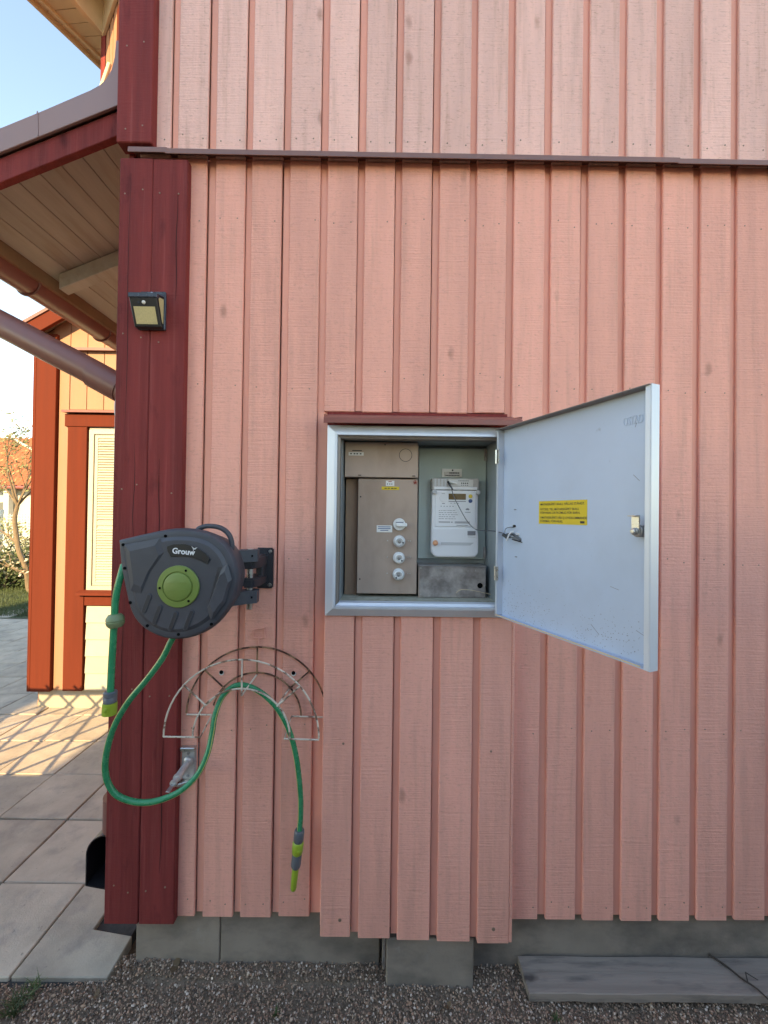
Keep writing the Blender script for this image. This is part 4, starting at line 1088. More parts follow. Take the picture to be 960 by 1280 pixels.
for p in ((-0.7134, -0.2640, 1.4577), (-0.5920, -0.2640, 1.4844), (-0.7077, -0.2640, 1.3902), (-0.6898, -0.2635, 1.2913), (-0.6393, -0.2640, 1.2257), (-0.5498, -0.2640, 1.2018), (-0.4557, -0.2640, 1.2322)):
    p = (cen.x + (p[0] - cen.x) * 0.945, -0.2645, cen.y + (p[2] - cen.y) * 0.945)
    lathe([(0.0042, -0.006), (0.0042, 0.0012), (0, 0.0012)], p, (0, -1, 0), 12, bm=bm)
obj('screw_holes', bm, 'hole', hous)
# name plate
pl = [(-0.5816, -0.2700, 1.4490), (-0.5622, -0.2700, 1.4558), (-0.5319, -0.2700, 1.4562), (-0.5014, -0.2700, 1.4479), (-0.4773, -0.2700, 1.4330), (-0.4640, -0.2700, 1.4158), (-0.4702, -0.2700, 1.4027), (-0.4921, -0.2700, 1.4133), (-0.5182, -0.2700, 1.4216), (-0.5464, -0.2700, 1.4234), (-0.5702, -0.2700, 1.4210), (-0.5792, -0.2700, 1.4360)]
rim = [(p[0], p[2]) for p in pl]
cxp = sum(p[0] for p in rim) / len(rim); czp = sum(p[1] for p in rim) / len(rim)
npl = obj('name_plate', prism(rim, -0.2735, -0.2690, bev=0.0008), 'black', hous)
bm = text('Grouw', 0.0215, (-0.5663, -0.2738, 1.4311), (1, 0, -0.075), (0.06, 0, 1), 0.0003, 0.022, sx=0.98)
obj('plate_lettering', bm, 'white', npl)
lf = (-0.5103, -0.2738, 1.4394)
bm = bmesh.new()
prism([(lf[0] - 0.004, lf[2] + 0.012), (lf[0] + 0.003, lf[2] + 0.006), (lf[0] + 0.013, lf[2] + 0.009), (lf[0] + 0.006, lf[2] + 0.002), (lf[0] + 0.001, lf[2] + 0.003)], -0.2741, -0.2737, bm=bm)
box(lf[0] + 0.001, lf[0] + 0.0022, -0.2741, -0.2737, lf[2] - 0.010, lf[2] + 0.003, bm=bm)
obj('leaf_mark', bm, 'palegrey', npl)
# carrying handle
hp = smoothpath([(-0.5273, -0.2250, 1.4825), (-0.5140, -0.2250, 1.4985), (-0.4870, -0.2250, 1.5045), (-0.4553, -0.2250, 1.4993), (-0.4324, -0.2250, 1.4815), (-0.4229, -0.2250, 1.4544), (-0.4246, -0.2250, 1.4227)], 6)
obj('handle', tube(hp, 0.0070, 10), 'reel', reel, smooth=True)
# swivel bracket
pinx, piny = (-0.4093, -0.1050, 1.3961)[0], -0.105
def lug(z0, z1, name):
    poly = [(-0.44, -0.195), (pinx - 0.03, -0.160), (pinx - 0.005, -0.138), (pinx + 0.026, -0.118), (pinx + 0.024, -0.088), (pinx - 0.01, -0.078), (-0.44, -0.105)]
    return obj(name, prism(poly, z0, z1, axis='z', bev=0.004, seg=2), 'reel', reel, smooth=True)
zt1, zt0 = (-0.4370, -0.1200, 1.4295)[2], (-0.4364, -0.1200, 1.3925)[2]
zl1, zl0 = (-0.4226, -0.1200, 1.3038)[2], (-0.4219, -0.1200, 1.2644)[2]
l1 = lug(zt0, zt1, 'swivel_lug'); l2 = lug(zl0, zl1, 'swivel_lug')
bm = bmesh.new()
for x in (pinx - 0.028, pinx + 0.012):
    for zz in ((zt0 + zt1) / 2, (zl0 + zl1) / 2):
        yf = -0.138 if x < pinx else -0.127
        lathe([(0.0035, 0), (0.0035, 0.002), (0, 0.002)], (x, yf + 0.001, zz), (0.1, -1, 0), 10, bm=bm)
obj('lug_screws', bm, 'hole', l1)
obj('swivel_pin', tube([(pinx, piny, (-0.4068, -0.1050, 1.2438)[2]), (pinx, piny, (-0.4099, -0.1050, 1.4311)[2])], 0.0095, 16), 'zinc', reel, smooth=True)
wp_x0, wp_x1 = (-0.3898, 0.0000, 1.4119)[0], (-0.3627, 0.0000, 1.4122)[0]
wz1, wz0 = (-0.3710, -0.0200, 1.4273)[2], (-0.3688, -0.0200, 1.2912)[2]
plate = obj('wall_plate', box(wp_x0 - 0.030, wp_x1, -0.014, -0.0015, wz0, wz1, bev=0.004, seg=2), 'reel_dark', reel)
for zz in (wz0 + 0.012, wz1 - 0.012):
    obj('plate_bolt', lathe([(0.0062, 0), (0.0062, 0.003), (0, 0.004)], (wp_x1 - 0.010, -0.014, zz), (0, -1, 0), 14), 'zinc', plate, smooth=True)
for (a, b) in ((wz0 + 0.020, wz0 + 0.050), (wz1 - 0.058, wz1 - 0.020)):
    poly = [(pinx - 0.018, -0.125), (pinx + 0.016, -0.122), (pinx + 0.028, -0.085), (wp_x1 - 0.018, -0.013), (wp_x0 - 0.045, -0.013), (pinx - 0.022, -0.088)]
    obj('bracket_arm', prism(poly, a, b, axis='z', bev=0.005, seg=2), 'reel_dark', reel, smooth=True)
obj('bracket_web', box(wp_x0 - 0.012, wp_x1 - 0.022, -0.060, -0.0135, wz0 + 0.045, wz1 - 0.052, bev=0.003), 'reel_dark', reel)

# ------------------------------------------------------------------ leader hose with stopper and coupling
def hose_parts(parent, pts, r=0.0087):
    P = smoothpath(pts, 10)
    obj('hose_tube', tube(P, r, 16), 'hose', parent, smooth=True)
    # pale stripe along the viewer's left side
    bm = bmesh.new(); n = len(P); t = bm
    va, vb = [], []
    for i, p in enumerate(P):
        tg = (P[min(i + 1, n - 1)] - P[max(i - 1, 0)]).normalized()
        s = tg.cross(Vector((0, -1, 0))).normalized()
        if s.length < 0.1: s = Vector((1, 0, 0))
        f = s.cross(tg).normalized()
        if f.y > 0: f = -f
        for lst, an in ((va, 38), (vb, 56)):
            q = p + (f * math.cos(math.radians(an)) + s * math.sin(math.radians(an))) * (r + 0.0003)
            lst.append(t.verts.new(q))
    for i in range(n - 1): t.faces.new((va[i], va[i + 1], vb[i + 1], vb[i]))
    ret = bmesh.ops.extrude_face_region(t, geom=t.faces[:])
    for v in ret['geom']:
        if isinstance(v, bmesh.types.BMVert): v.co += Vector((0, 0.0006, 0))
    bmesh.ops.recalc_face_normals(t, faces=t.faces)
    obj('stripe', bm, 'stripe', parent)
lead = thing('garden_hose', (-0.7399, -0.2500, 1.0010), 'short green hose end with round stopper hanging from the left of the reel', 'hose', 'green garden hoses')
LY = -0.245
hose_parts(lead, [(-0.7199, -0.2350, 1.3931), (-0.7197, -0.2450, 1.3721), (-0.7266, -0.2500, 1.3308), (-0.7323, -0.2500, 1.2867), (-0.7337, -0.2500, 1.2426), (-0.7359, -0.2500, 1.1876), (-0.7388, -0.2500, 1.1107), (-0.7406, -0.2500, 1.0382)])
c = Vector((-0.7314, -0.2500, 1.2405)); ax = (Vector((-0.7329, -0.2500, 1.2581)) - Vector((-0.7300, -0.2500, 1.2229))).normalized()
st = obj('stopper', lathe([(0.010, -0.0185), (0.016, -0.0175), (0.0215, -0.010), (0.0230, -0.0022), (0.0215, -0.0010), (0.0215, 0.0010), (0.0230, 0.0022), (0.0215, 0.010), (0.016, 0.0175), (0.010, 0.0185)], c, ax, 28), 'stopper', lead, smooth=True, ang=40)
p = Vector((-0.7403, -0.2500, 1.0470)); q = Vector((-0.7426, -0.2500, 0.9834)); ax = (q - p).normalized(); Lh = (q - p).length
obj('coupling_collar', lathe([(0.0145, 0), (0.0165, 0.002), (0.0165, Lh * 0.20), (0.0150, Lh * 0.22), (0.0165, Lh * 0.25), (0.0165, Lh * 0.46), (0.014, Lh * 0.48)], p, ax, 22), 'slate', lead, smooth=True, ang=40)
cb = obj('coupling', lathe([(0.0150, Lh * 0.47), (0.0175, Lh * 0.49), (0.0182, Lh * 0.75), (0.0180, Lh * 0.98), (0.0150, Lh), (0.0110, Lh), (0.0110, Lh * 0.8), (0, Lh * 0.8)], p, ax, 22), 'lime', lead, smooth=True, ang=40)
pp = p + ax * Lh * 0.70
obj('release_button', lathe([(0.006, 0), (0.006, 0.0195), (0.004, 0.0205), (0, 0.0205)], pp, (0.1, -1, 0), 14), 'lime', cb, smooth=True)

# ------------------------------------------------------------------ feed hose over the wire hanger with nozzle
feed = thing('garden_hose', (-0.6948, -0.1600, 0.6769), 'long green hose looping under the reel and over the wire hanger with nozzle', 'hose', 'green garden hoses')
hose_parts(feed, [(-0.6019, -0.1700, 1.1880), (-0.6150, -0.1800, 1.1603), (-0.6348, -0.1850, 1.1151), (-0.6779, -0.1850, 1.0542), (-0.7324, -0.1850, 0.9862), (-0.7760, -0.1800, 0.9088), (-0.7999, -0.1750, 0.8242), (-0.8009, -0.1700, 0.7579), (-0.7774, -0.1650, 0.7079), (-0.7352, -0.1600, 0.6836), (-0.6854, -0.1600, 0.6794), (-0.6361, -0.1550, 0.6881), (-0.5867, -0.1500, 0.7113), (-0.5488, -0.1350, 0.7473), (-0.5271, -0.1200, 0.7990), (-0.5218, -0.1000, 0.8519), (-0.5189, -0.0850, 0.9043), (-0.5050, -0.0650, 0.9509), (-0.4732, -0.0550, 0.9803), (-0.4318, -0.0550, 0.9833), (-0.3781, -0.0600, 0.9603), (-0.3270, -0.0650, 0.9144), (-0.2889, -0.0700, 0.8508), (-0.2645, -0.0700, 0.7670), (-0.2511, -0.0650, 0.6619), (-0.2480, -0.0620, 0.5831), (-0.2524, -0.0600, 0.5125)], 0.0086)
A, B = Vector((-0.2513, -0.0600, 0.5253)), Vector((-0.2697, -0.0560, 0.3272)); ax = (B - A).normalized(); L_ = (B - A).length
def seg(prof, mat, name, par=None):
    return obj(name, lathe([(r, h * L_) for r, h in prof], A, ax, 22), mat, par or feed, smooth=True, ang=40)
seg([(0.0135, 0.0), (0.0155, 0.015), (0.0165, 0.05), (0.0160, 0.175), (0.0145, 0.19)], 'slate', 'coupling_collar')
cp_ = seg([(0.0150, 0.19), (0.0175, 0.205), (0.0180, 0.30), (0.0172, 0.375), (0.0150, 0.39)], 'lime', 'coupling')
seg([(0.0150, 0.385), (0.0155, 0.40), (0.0160, 0.56), (0.0148, 0.60), (0.0115, 0.625)], 'slate', 'nozzle_collar')
seg([(0.0105, 0.61), (0.0108, 0.75), (0.0098, 0.95), (0.0085, 0.985), (0.006, 1.0), (0.004, 1.0), (0.004, 0.97), (0, 0.97)], 'lime', 'nozzle')
pp = A + ax * L_ * 0.30
obj('release_button', lathe([(0.0055, 0), (0.0055, 0.0190), (0.004, 0.0200), (0, 0.0200)], pp, (0.5, -1, 0), 14), 'lime', cp_, smooth=True)

# ------------------------------------------------------------------ wire hose hanger
rack = thing('hose_hanger', (-0.42, 0.0, 0.84), 'rusty white wire hose hanger fixed to the pink boards', 'hanger')
RW = 0.0028
def arcpts(cx, cz, r, y, a0, a1, n=30):
    return [(cx + r * math.cos(math.radians(a0 + (a1 - a0) * k / n)), y, cz + r * math.sin(math.radians(a0 + (a1 - a0) * k / n))) for k in range(n + 1)]
cb_, cf_ = (-0.412, 0.857), (-0.431, 0.840)
def wire(name, pts, mat='wire', sub=1): return obj(name, tube(pts, RW, 7), mat, rack, smooth=True)
wire('back_hoop', arcpts(*cb_, 0.236, -0.006, 2, 177), 'wirerust')
wire('back_hoop', arcpts(*cb_, 0.150, -0.0065, 3, 165), 'wirerust')
wire('front_hoop', arcpts(*cf_, 0.243, -0.098, 0, 180))
wire('front_hoop', arcpts(*cf_, 0.152, -0.098, 0, 180))
wire('front_bar', [(cf_[0] - 0.243, -0.0985, cf_[1]), (cf_[0] - 0.128, -0.0985, cf_[1] - 0.001), (cb_[0] - 0.150, -0.008, cb_[1] + 0.007)])
wire('front_bar', [(cf_[0] + 0.243, -0.0985, cf_[1] - 0.005), (cf_[0] + 0.135, -0.0985, cf_[1] - 0.003), (cb_[0] + 0.118, -0.009, cb_[1] + 0.006), (cb_[0] + 0.236, -0.009, cb_[1] + 0.004)])
wire('back_bar', [(cb_[0] - 0.233, -0.009, cb_[1] + 0.008), (cb_[0] - 0.150, -0.009, cb_[1] + 0.008)])
def rad(c, r0, r1, a, y): return [(c[0] + r * math.cos(math.radians(a)), y, c[1] + r * math.sin(math.radians(a))) for r in (r0, r1)]
for a in (90, 138, 42):
    mt_ = 'wire' if a == 138 else 'wirerust'
    f = rad(cf_, 0.243, 0.150 if a != 90 else 0.132, a, -0.1015)
    b = rad(cb_, 0.238, 0.145, a, -0.0095)
    wire('front_spoke', f, 'wire')
    wire('back_spoke', b, 'wirerust')
    wire('cross_strut', [f[1], b[1]], 'wire')
bm = bmesh.new(); bm2 = bmesh.new()
for p in ((-0.5340, -0.0010, 1.0024), (-0.2911, -0.0010, 1.0025)):
    ws = obj('washer', lathe([(0.0085, 0), (0.0085, 0.0012), (0, 0.0012)], p, (0, -1, 0), 18), 'paper', rack)
    obj('screw_head', lathe([(0.0066, 0.0012), (0.0064, 0.004), (0, 0.0045)], (p[0], p[1], p[2] + 0.003), (0, -1, 0), 14), 'hole', ws)
bm.free(); bm2.free()
wire('loop_handle', [(-0.4109, -0.0030, 1.0988), (-0.4113, -0.0030, 1.1230), (-0.4301, -0.0030, 1.1228), (-0.4279, -0.0030, 1.1498), (-0.3929, -0.0030, 1.1556), (-0.3897, -0.0030, 1.1233), (-0.4085, -0.0030, 1.1204)], 'pink_under')

# ------------------------------------------------------------------ garden tap
tap = thing('garden_tap', (-0.6397, 0.0000, 0.7079), 'worn metal garden tap on an upright plate beside the corner boards', 'tap')
px0, px1 = (-0.6596, -0.0060, 0.7114)[0], (-0.6141, -0.0060, 0.7118)[0]
pz1, pz0 = (-0.6377, -0.0060, 0.7570)[2], (-0.6358, -0.0060, 0.6502)[2]
tp = obj('plate', box(px0, px1, -0.010, 0.024, pz0, pz1, bev=0.003, seg=2), 'tapmetal', tap, smooth=True)
obj('plate_cap', box(px0 - 0.001, px1 + 0.001, -0.020, 0.0, pz1 - 0.010, pz1 + 0.002, bev=0.002), 'zinc', tp)
bm = bmesh.new()
for z in (pz1 - 0.020, pz0 + 0.012): lathe([(0.005, 0), (0.005, 0.002), (0.003, 0.004), (0, 0.004)], ((px0 + px1) / 2, -0.010, z), (0, -1, 0), 12, bm=bm)
obj('plate_screws', bm, 'bronze', tp)
a = Vector((-0.6340, -0.0120, 0.7126)); b = Vector((-0.6406, -0.1150, 0.6919)); ax = (b - a).normalized(); Lt = (b - a).length
obj('flange', lathe([(0.0165, 0.0), (0.0165, 0.006), (0.0125, 0.010), (0.0120, 0.014)], a, ax, 20), 'tapmetal', tap, smooth=True)
obj('spout', lathe([(0.0105, 0.0), (0.0105, Lt * 0.60), (0.0125, Lt * 0.605), (0.0125, Lt * 0.68), (0.0085, Lt * 0.69), (0.0080, Lt * 0.80), (0.0110, Lt * 0.81), (0.0110, Lt * 0.87), (0.0065, Lt * 0.88)], a, ax, 18), 'tapmetal', tap, smooth=True, ang=30)
key = obj('key_tab', box(-0.0065, 0.0065, -0.0012, 0.0012, 0.0, 0.030, bev=0.001, mtx=Matrix.Translation(a + ax * Lt * 0.86) @ ax.to_track_quat('Z', 'Y').to_matrix().to_4x4()), 'zinc', tap)
obj('drain_lip', prism([(px0 - 0.001, pz0 - 0.004), (px1 - 0.012, pz0 + 0.006), (px1 - 0.008, pz0 + 0.002), (px0 + 0.004, pz0 - 0.014), (px0 - 0.006, pz0 - 0.014)], -0.030, -0.002, bev=0.001), 'zinc', tap)

# ------------------------------------------------------------------ solar wall light
lamp = thing('solar_wall_light', (-0.7815, -0.0300, 2.1520), 'small black solar wall light with yellowish panels on the red corner board', 'lamp')
lx0, lx1 = (-0.8193, -0.0350, 2.2050)[0], (-0.7280, -0.0350, 2.2065)[0]
lz1, lz0 = (-0.7756, -0.0300, 2.2645)[2], (-0.7677, -0.0400, 2.1475)[2]
obj('back_plate', box(lx0, lx1, -0.036, -0.0255, lz0, lz1 + 0.001, bev=0.002), 'dkblue', lamp)
D_ = -0.082
sec = [(-0.0365, lz1 - 0.010), (-0.0365, lz0 + 0.001), (-0.050, lz0 + 0.001), (D_, lz1 - 0.036), (D_ + 0.006, lz1 - 0.022)]
lb = obj('case', prism(sec, lx0, lx1 - 0.0035, axis='x', bev=0.002), 'black', lamp)
obj('solar_panel', prism([(-0.0365, lz1 - 0.0085), (D_ + 0.002, lz1 - 0.0205), (D_ - 0.002, lz1 - 0.0285), (D_ + 0.006, lz1 - 0.0230), (-0.0365, lz1 - 0.0120)], lx0 - 0.001, lx1 - 0.0025, axis='x', bev=0.0006), 'dkblue', lamp)
fr0, fr1 = Vector((0, -0.050, lz0 + 0.001)), Vector((0, D_, lz1 - 0.036))
dirf = (fr1 - fr0); nf = Vector((0, dirf.z, -dirf.y)).normalized(); 
if nf.y > 0: nf = -nf
t = bmesh.new()
def fp(x, s, h): q = fr0 + dirf * s + nf * h; return (x, q.y, q.z)
vs = [t.verts.new(fp(x, s, h)) for h in (0.0002, 0.0014) for x, s in ((lx0 + 0.010, 0.10), (lx1 - 0.013, 0.10), (lx1 - 0.013, 0.70), (lx0 + 0.010, 0.70))]
t.faces.new(vs[4:]); 
for i in range(4): t.faces.new((vs[i], vs[(i + 1) % 4], vs[4 + (i + 1) % 4], vs[4 + i]))
bmesh.ops.recalc_face_normals(t, faces=t.faces)
obj('led_panel', t, 'led', lamp)
q = fr0 + dirf * 0.84
obj('motion_sensor', lathe([(0.0058, 0), (0.0055, 0.002), (0.003, 0.0042), (0, 0.0048)], (lx0 + 0.045, q.y, q.z), nf, 16), 'paper', lamp, smooth=True)
q2 = fr0 + dirf * 0.84
obj('button', lathe([(0.004, 0), (0.004, 0.001), (0, 0.001)], (lx0 + 0.028, q2.y, q2.z), nf, 12), 'dkblue', lamp)
obj('led_panel', prism([(-0.041, lz1 - 0.020), (-0.041, lz0 + 0.016), (-0.046, lz0 + 0.018), (D_ + 0.013, lz1 - 0.034), (D_ + 0.017, lz1 - 0.026)], lx1 - 0.0036, lx1 - 0.0022, axis='x'), 'led', lamp)
obj('solar_rim', box(lx0 - 0.002, lx1 - 0.001, D_ - 0.003, D_ + 0.012, lz1 - 0.036, lz1 - 0.020, bev=0.002), 'dkblue', lamp)
obj('top_tab', box(lx0 + 0.008, lx1 - 0.001, -0.034, -0.0258, lz1, lz1 + 0.010, bev=0.001), 'dkblue', lamp)
obj('top_screw', lathe([(0.004, 0), (0.004, 0.003), (0, 0.004)], ((lx0 + lx1) / 2 + 0.002, -0.036, lz1 + 0.002), (0, -1, 0), 12), 'zinc', lamp)

# ================================================================== things on the ground
rr = random.Random(9)
def plank(x0, x1, y0, y1, z1, th, label, skew=0.0):
    t = bmesh.new()
    n = 14
    rows = []
    for i in range(n + 1):
        x = x0 + (x1 - x0) * i / n
        dx = skew if i == n else 0
        w = rr.uniform(-0.0012, 0.0012)
        zz = z1 + 0.0015 * math.sin(i * 0.8)
        mid = (y0 + y1) / 2 + 0.004
        sect = [(y0 + w, zz - th), (y0 + w, zz - 0.002), (y0 + 0.002 + w, zz), (mid - 0.0012, zz + 0.0008), (mid, zz - 0.0018), (mid + 0.0012, zz + 0.0008), (y1 - 0.002, zz), (y1, zz - 0.002), (y1, zz - th)]
        rows.append([t.verts.new((x + dx * (yy - y1) / (y0 - y1), yy, z_)) for yy, z_ in sect])
    k = len(rows[0])
    for a, b in zip(rows, rows[1:]):
        for j in range(k): t.faces.new((a[j], b[j], b[(j + 1) % k], a[(j + 1) % k]))
    t.faces.new(rows[0]); t.faces.new(list(reversed(rows[-1])))
    bmesh.ops.recalc_face_normals(t, faces=t.faces)
    o = obj('plank', t, 'plank')
    tag(o, label, 'plank', 'grey planks on the gravel')
plank(0.487, 1.160, -0.083, 0.026, 0.036, 0.026, 'weathered grey plank on the gravel with its end beside the concrete block', 0.066)
plank(1.168, 2.05, -0.082, 0.026, 0.034, 0.026, 'weathered grey plank lying right of the dark twig', 0.0)
tw = smoothpath([(1.150, 0.030, 0.040), (1.178, -0.010, 0.043), (1.196, -0.045, 0.044), (1.222, -0.075, 0.043), (1.255, -0.110, 0.020)], 5)
tg = thing('twig', (1.19, -0.03, 0.036), 'thin dark twig lying across the joint of the grey planks', 'twig')
obj('stem', tube(tw, [0.0038 - 0.0018 * i / len(tw) for i in range(len(tw))], 7), 'twig', tg, smooth=True)
obj('side_shoot', tube([tw[12], (1.222, -0.03, 0.047), (1.245, -0.05, 0.045)], [0.0022, 0.0018, 0.0012], 6), 'twig', tg, smooth=True)

def tuft(loc, n, h, spread, label, mat='grass', cat='plant', name='grass_tuft', wd=0.003):
    t = bmesh.new(); x, y, z = loc
    for k in range(n):
        a = rr.uniform(0, 6.28); L = h * rr.uniform(0.5, 1.1); b = spread * rr.uniform(0.3, 1.0)
        bx, by = x + rr.uniform(-1, 1) * spread * 0.35, y + rr.uniform(-1, 1) * spread * 0.35
        d = Vector((math.cos(a), math.sin(a))); s = Vector((-d.y, d.x)) * wd * rr.uniform(0.6, 1.2)
        prev = None
        for i in range(4):
            f = i / 3
            c = Vector((bx, by)) + d * b * f * f
            zz = z + L * (f - 0.25 * f * f)
            w = s * (1 - f * 0.92)
            cur = (t.verts.new((c.x - w.x, c.y - w.y, zz)), t.verts.new((c.x + w.x, c.y + w.y, zz)))
            if prev: t.faces.new((prev[0], prev[1], cur[1], cur[0]))
            prev = cur
    o = obj(name, t, mat)
    return tag(o, label, cat)
tuft((-1.1140, -0.1042, 0.0), 60, 0.055, 0.06, 'small grass tuft on the gravel at the lower left corner')
tuft((-1.1048, -0.0585, 0.0), 34, 0.035, 0.05, 'thin grass tuft beside the front edge of the paving')
tuft((-0.3028, -0.1116, 0.0), 12, 0.022, 0.018, 'tiny green weed in the gravel left of the concrete block', name='weed', wd=0.004)
tuft((0.5561, -0.1188, 0.0), 14, 0.020, 0.018, 'tiny green weed in the gravel in front of the grey plank', name='weed', wd=0.004)
def leaf(px, r, label):
    t = bmesh.new(); n = 8
    rot = rr.uniform(0, 6.28)
    pts = []
    for k in range(n):
        a = 2 * math.pi * k / n; q = r * (1 if k % 4 else 1.6) * (0.55 if k % 4 == 2 else 1)
        pts.append((px[0] + q * math.cos(a + rot), px[1] + q * math.sin(a + rot), 0.012 + 0.004 * math.cos(2 * a)))
    lo = [t.verts.new(p) for p in pts]; hi = [t.verts.new((p[0], p[1], p[2] + 0.0008)) for p in pts]
    t.faces.new(lo); t.faces.new(hi)
    for i in range(n): t.faces.new((lo[i], lo[(i + 1) % n], hi[(i + 1) % n], hi[i]))
    bmesh.ops.recalc_face_normals(t, faces=t.faces)
    tag(obj('dry_leaf', t, 'dryleaf'), label, 'leaf', 'dry leaves on the gravel')
leaf((-0.6775, 0.0099, 0.0), 0.017, 'dry brown leaf on the gravel below the corner boards')
leaf((-0.3009, 0.0393, 0.0), 0.007, 'small dry leaf against the foundation below the hose nozzle')
leaf((0.2275, -0.0967, 0.0), 0.009, 'small dry leaf on the gravel in front of the concrete block')
leaf((-0.8843, -0.0742, 0.0), 0.010, 'small dry leaf on the gravel in front of the paving corner')

# ================================================================== garden behind the terrace
# bare budding tree
def branch(bm, tips, p, d, L, r, depth):
    n = 4; pts = [p]; rs = [r]
    q = p.copy(); dd = d.copy()
    for i in range(n):
        dd = (dd + Vector((rr.uniform(-1, 1), rr.uniform(-1, 1), rr.uniform(-0.5, 0.9))) * 0.16).normalized()
        q = q + dd * L / n; pts.append(q.copy()); rs.append(r * (1 - 0.55 * (i + 1) / n))
        if depth < 3 and i >= 1 or depth == 3:
            tips.append((q.copy(), dd.copy(), depth))
    tube(pts, rs, 6 if depth < 2 else 4, bm=bm)
    if depth < 3:
        for k in range(rr.choice((3, 4)) if depth < 2 else 4):
            a = pts[rr.choice((2, 3, 4))]
            nd = (dd * 0.8 + Vector((rr.uniform(-1, 1), rr.uniform(-1, 1), rr.uniform(-0.2, 1.0))) * 0.75).normalized()
            branch(bm, tips, a.copy(), nd, L * rr.uniform(0.55, 0.8), max(rs[-1] * 0.75, 0.006), depth + 1)
TY = 6.2
tree = thing('budding_tree', ((-6.5472, 6.2000, -0.0544)[0], TY, 0), 'crooked bare tree with pale buds behind the terrace', 'tree')
trunk = bmesh.new(); tips = []
b0 = Vector((-6.5475, 6.2000, -0.7284))
tp_ = smoothpath([(b0.x + 0.02, TY, 0.0), (-6.6102, 6.2000, 0.0948), (-6.6626, 6.2000, 0.4392), (-6.8044, 6.2000, 0.7677), (-6.8726, 6.2000, 1.1425), (-6.9007, 6.2000, 1.3978), (-6.8536, 6.2000, 1.6392)], 5)
tube(tp_, [0.050 - 0.018 * i / len(tp_) for i in range(len(tp_))], 10, bm=trunk)
fork = tp_[-1]
for d, L in (((-0.75, 0.0, 0.75), 0.55), ((-0.30, 0.1, 0.95), 0.85), ((0.8, -0.1, 0.9), 0.75), ((0.15, 0.3, 1.0), 0.9), ((-0.1, -0.3, 0.95), 0.8), ((0.5, 0.2, 0.8), 0.7)):
    branch(trunk, tips, fork.copy(), Vector(d).normalized(), L, 0.022, 1)
branch(trunk, tips, Vector((-6.6307, 6.2000, 0.3496)), Vector((-0.9, -0.1, 0.35)), 0.55, 0.035, 2)
branch(trunk, tips, Vector((-6.8377, 6.2000, 0.9175)), Vector((-0.9, 0.1, 0.5)), 0.45, 0.03, 2)
obj('trunk', trunk, 'bark', tree, smooth=True)
t = bmesh.new()
for (p, d, dep) in tips:
    for k in range(3):
        q = p + Vector((rr.uniform(-1, 1), rr.uniform(-1, 1), rr.uniform(-1, 1))) * 0.10
        n = Vector((rr.uniform(-1, 1), rr.uniform(-1, 1), rr.uniform(-1, 1))).normalized(); u = n.orthogonal().normalized(); w = n.cross(u)
        s = rr.uniform(0.012, 0.028)
        vv = [t.verts.new(q + u * s * 1.5), t.verts.new(q + w * s * 0.6), t.verts.new(q - u * s * 1.5), t.verts.new(q - w * s * 0.6)]
        t.faces.new(vv)
o = obj('crown', t, 'bud', tree); o['kind'] = 'stuff'

# shrubs under the tree
def shrub(cx, cy, r, h, label, flowers, nleaf, mat):
    s = thing('shrub', (cx, cy, 0), label, 'shrub', 'shrubs along the lawn')
    t = bmesh.new(); ends = []
    for k in range(26):
        a = rr.uniform(0, 6.28); q = Vector((cx + rr.uniform(-.3, .3) * r, cy + rr.uniform(-.3, .3) * r, 0)); d = Vector((math.cos(a) * 0.6, math.sin(a) * 0.6, 1)).normalized()
        pts = [q]
        for i in range(4):
            d = (d + Vector((rr.uniform(-1, 1), rr.uniform(-1, 1), rr.uniform(-0.6, 0.5))) * 0.35).normalized(); q = q + d * h * rr.uniform(0.22, 0.36); pts.append(q); ends.append(q)
        tube(pts, [0.016, 0.013, 0.010, 0.007, 0.004], 5, bm=t)
    obj('stems', t, 'twig', s)
    t = bmesh.new(); f = bmesh.new()
    for k in range(nleaf):
        q = rr.choice(ends) + Vector((rr.gauss(0, 1), rr.gauss(0, 1), rr.gauss(0, 0.8))) * 0.12
        n = Vector((rr.uniform(-1, 1), rr.uniform(-1, 1), rr.uniform(-1, 1))).normalized(); u = n.orthogonal().normalized(); w = n.cross(u)
        z = rr.uniform(0.015, 0.035)
        tgt = f if rr.random() < flowers and q.z > h * 0.45 else t
        tgt.faces.new([tgt.verts.new(q + u * z * 1.4), tgt.verts.new(q + w * z * 0.7), tgt.verts.new(q - u * z * 1.4), tgt.verts.new(q - w * z * 0.7)])
    o = obj('foliage', t, mat, s); o['kind'] = 'stuff'
    o = obj('flowers', f, 'blossom', s); o['kind'] = 'stuff'
shrub(-6.75, 6.7, 0.5, 0.62, 'low shrub with pale flowers right under the budding tree', 0.30, 2200, 'leaf')
shrub(-7.45, 6.6, 0.55, 0.70, 'low shrub with pale flowers at the left picture edge', 0.30, 2200, 'leaf')
shrub(-6.2, 7.1, 0.5, 0.60, 'low shrub partly hidden by the corner of the sunlit wing', 0.15, 1600, 'leaf')
shrub(-8.4, 8.2, 0.7, 1.15, 'twiggy brownish shrub in front of the white trellis fence', 0.10, 2600, 'bud')
shrub(-7.2, 8.4, 0.6, 1.05, 'twiggy brownish shrub behind the tree trunk', 0.08, 2200, 'dryleaf')
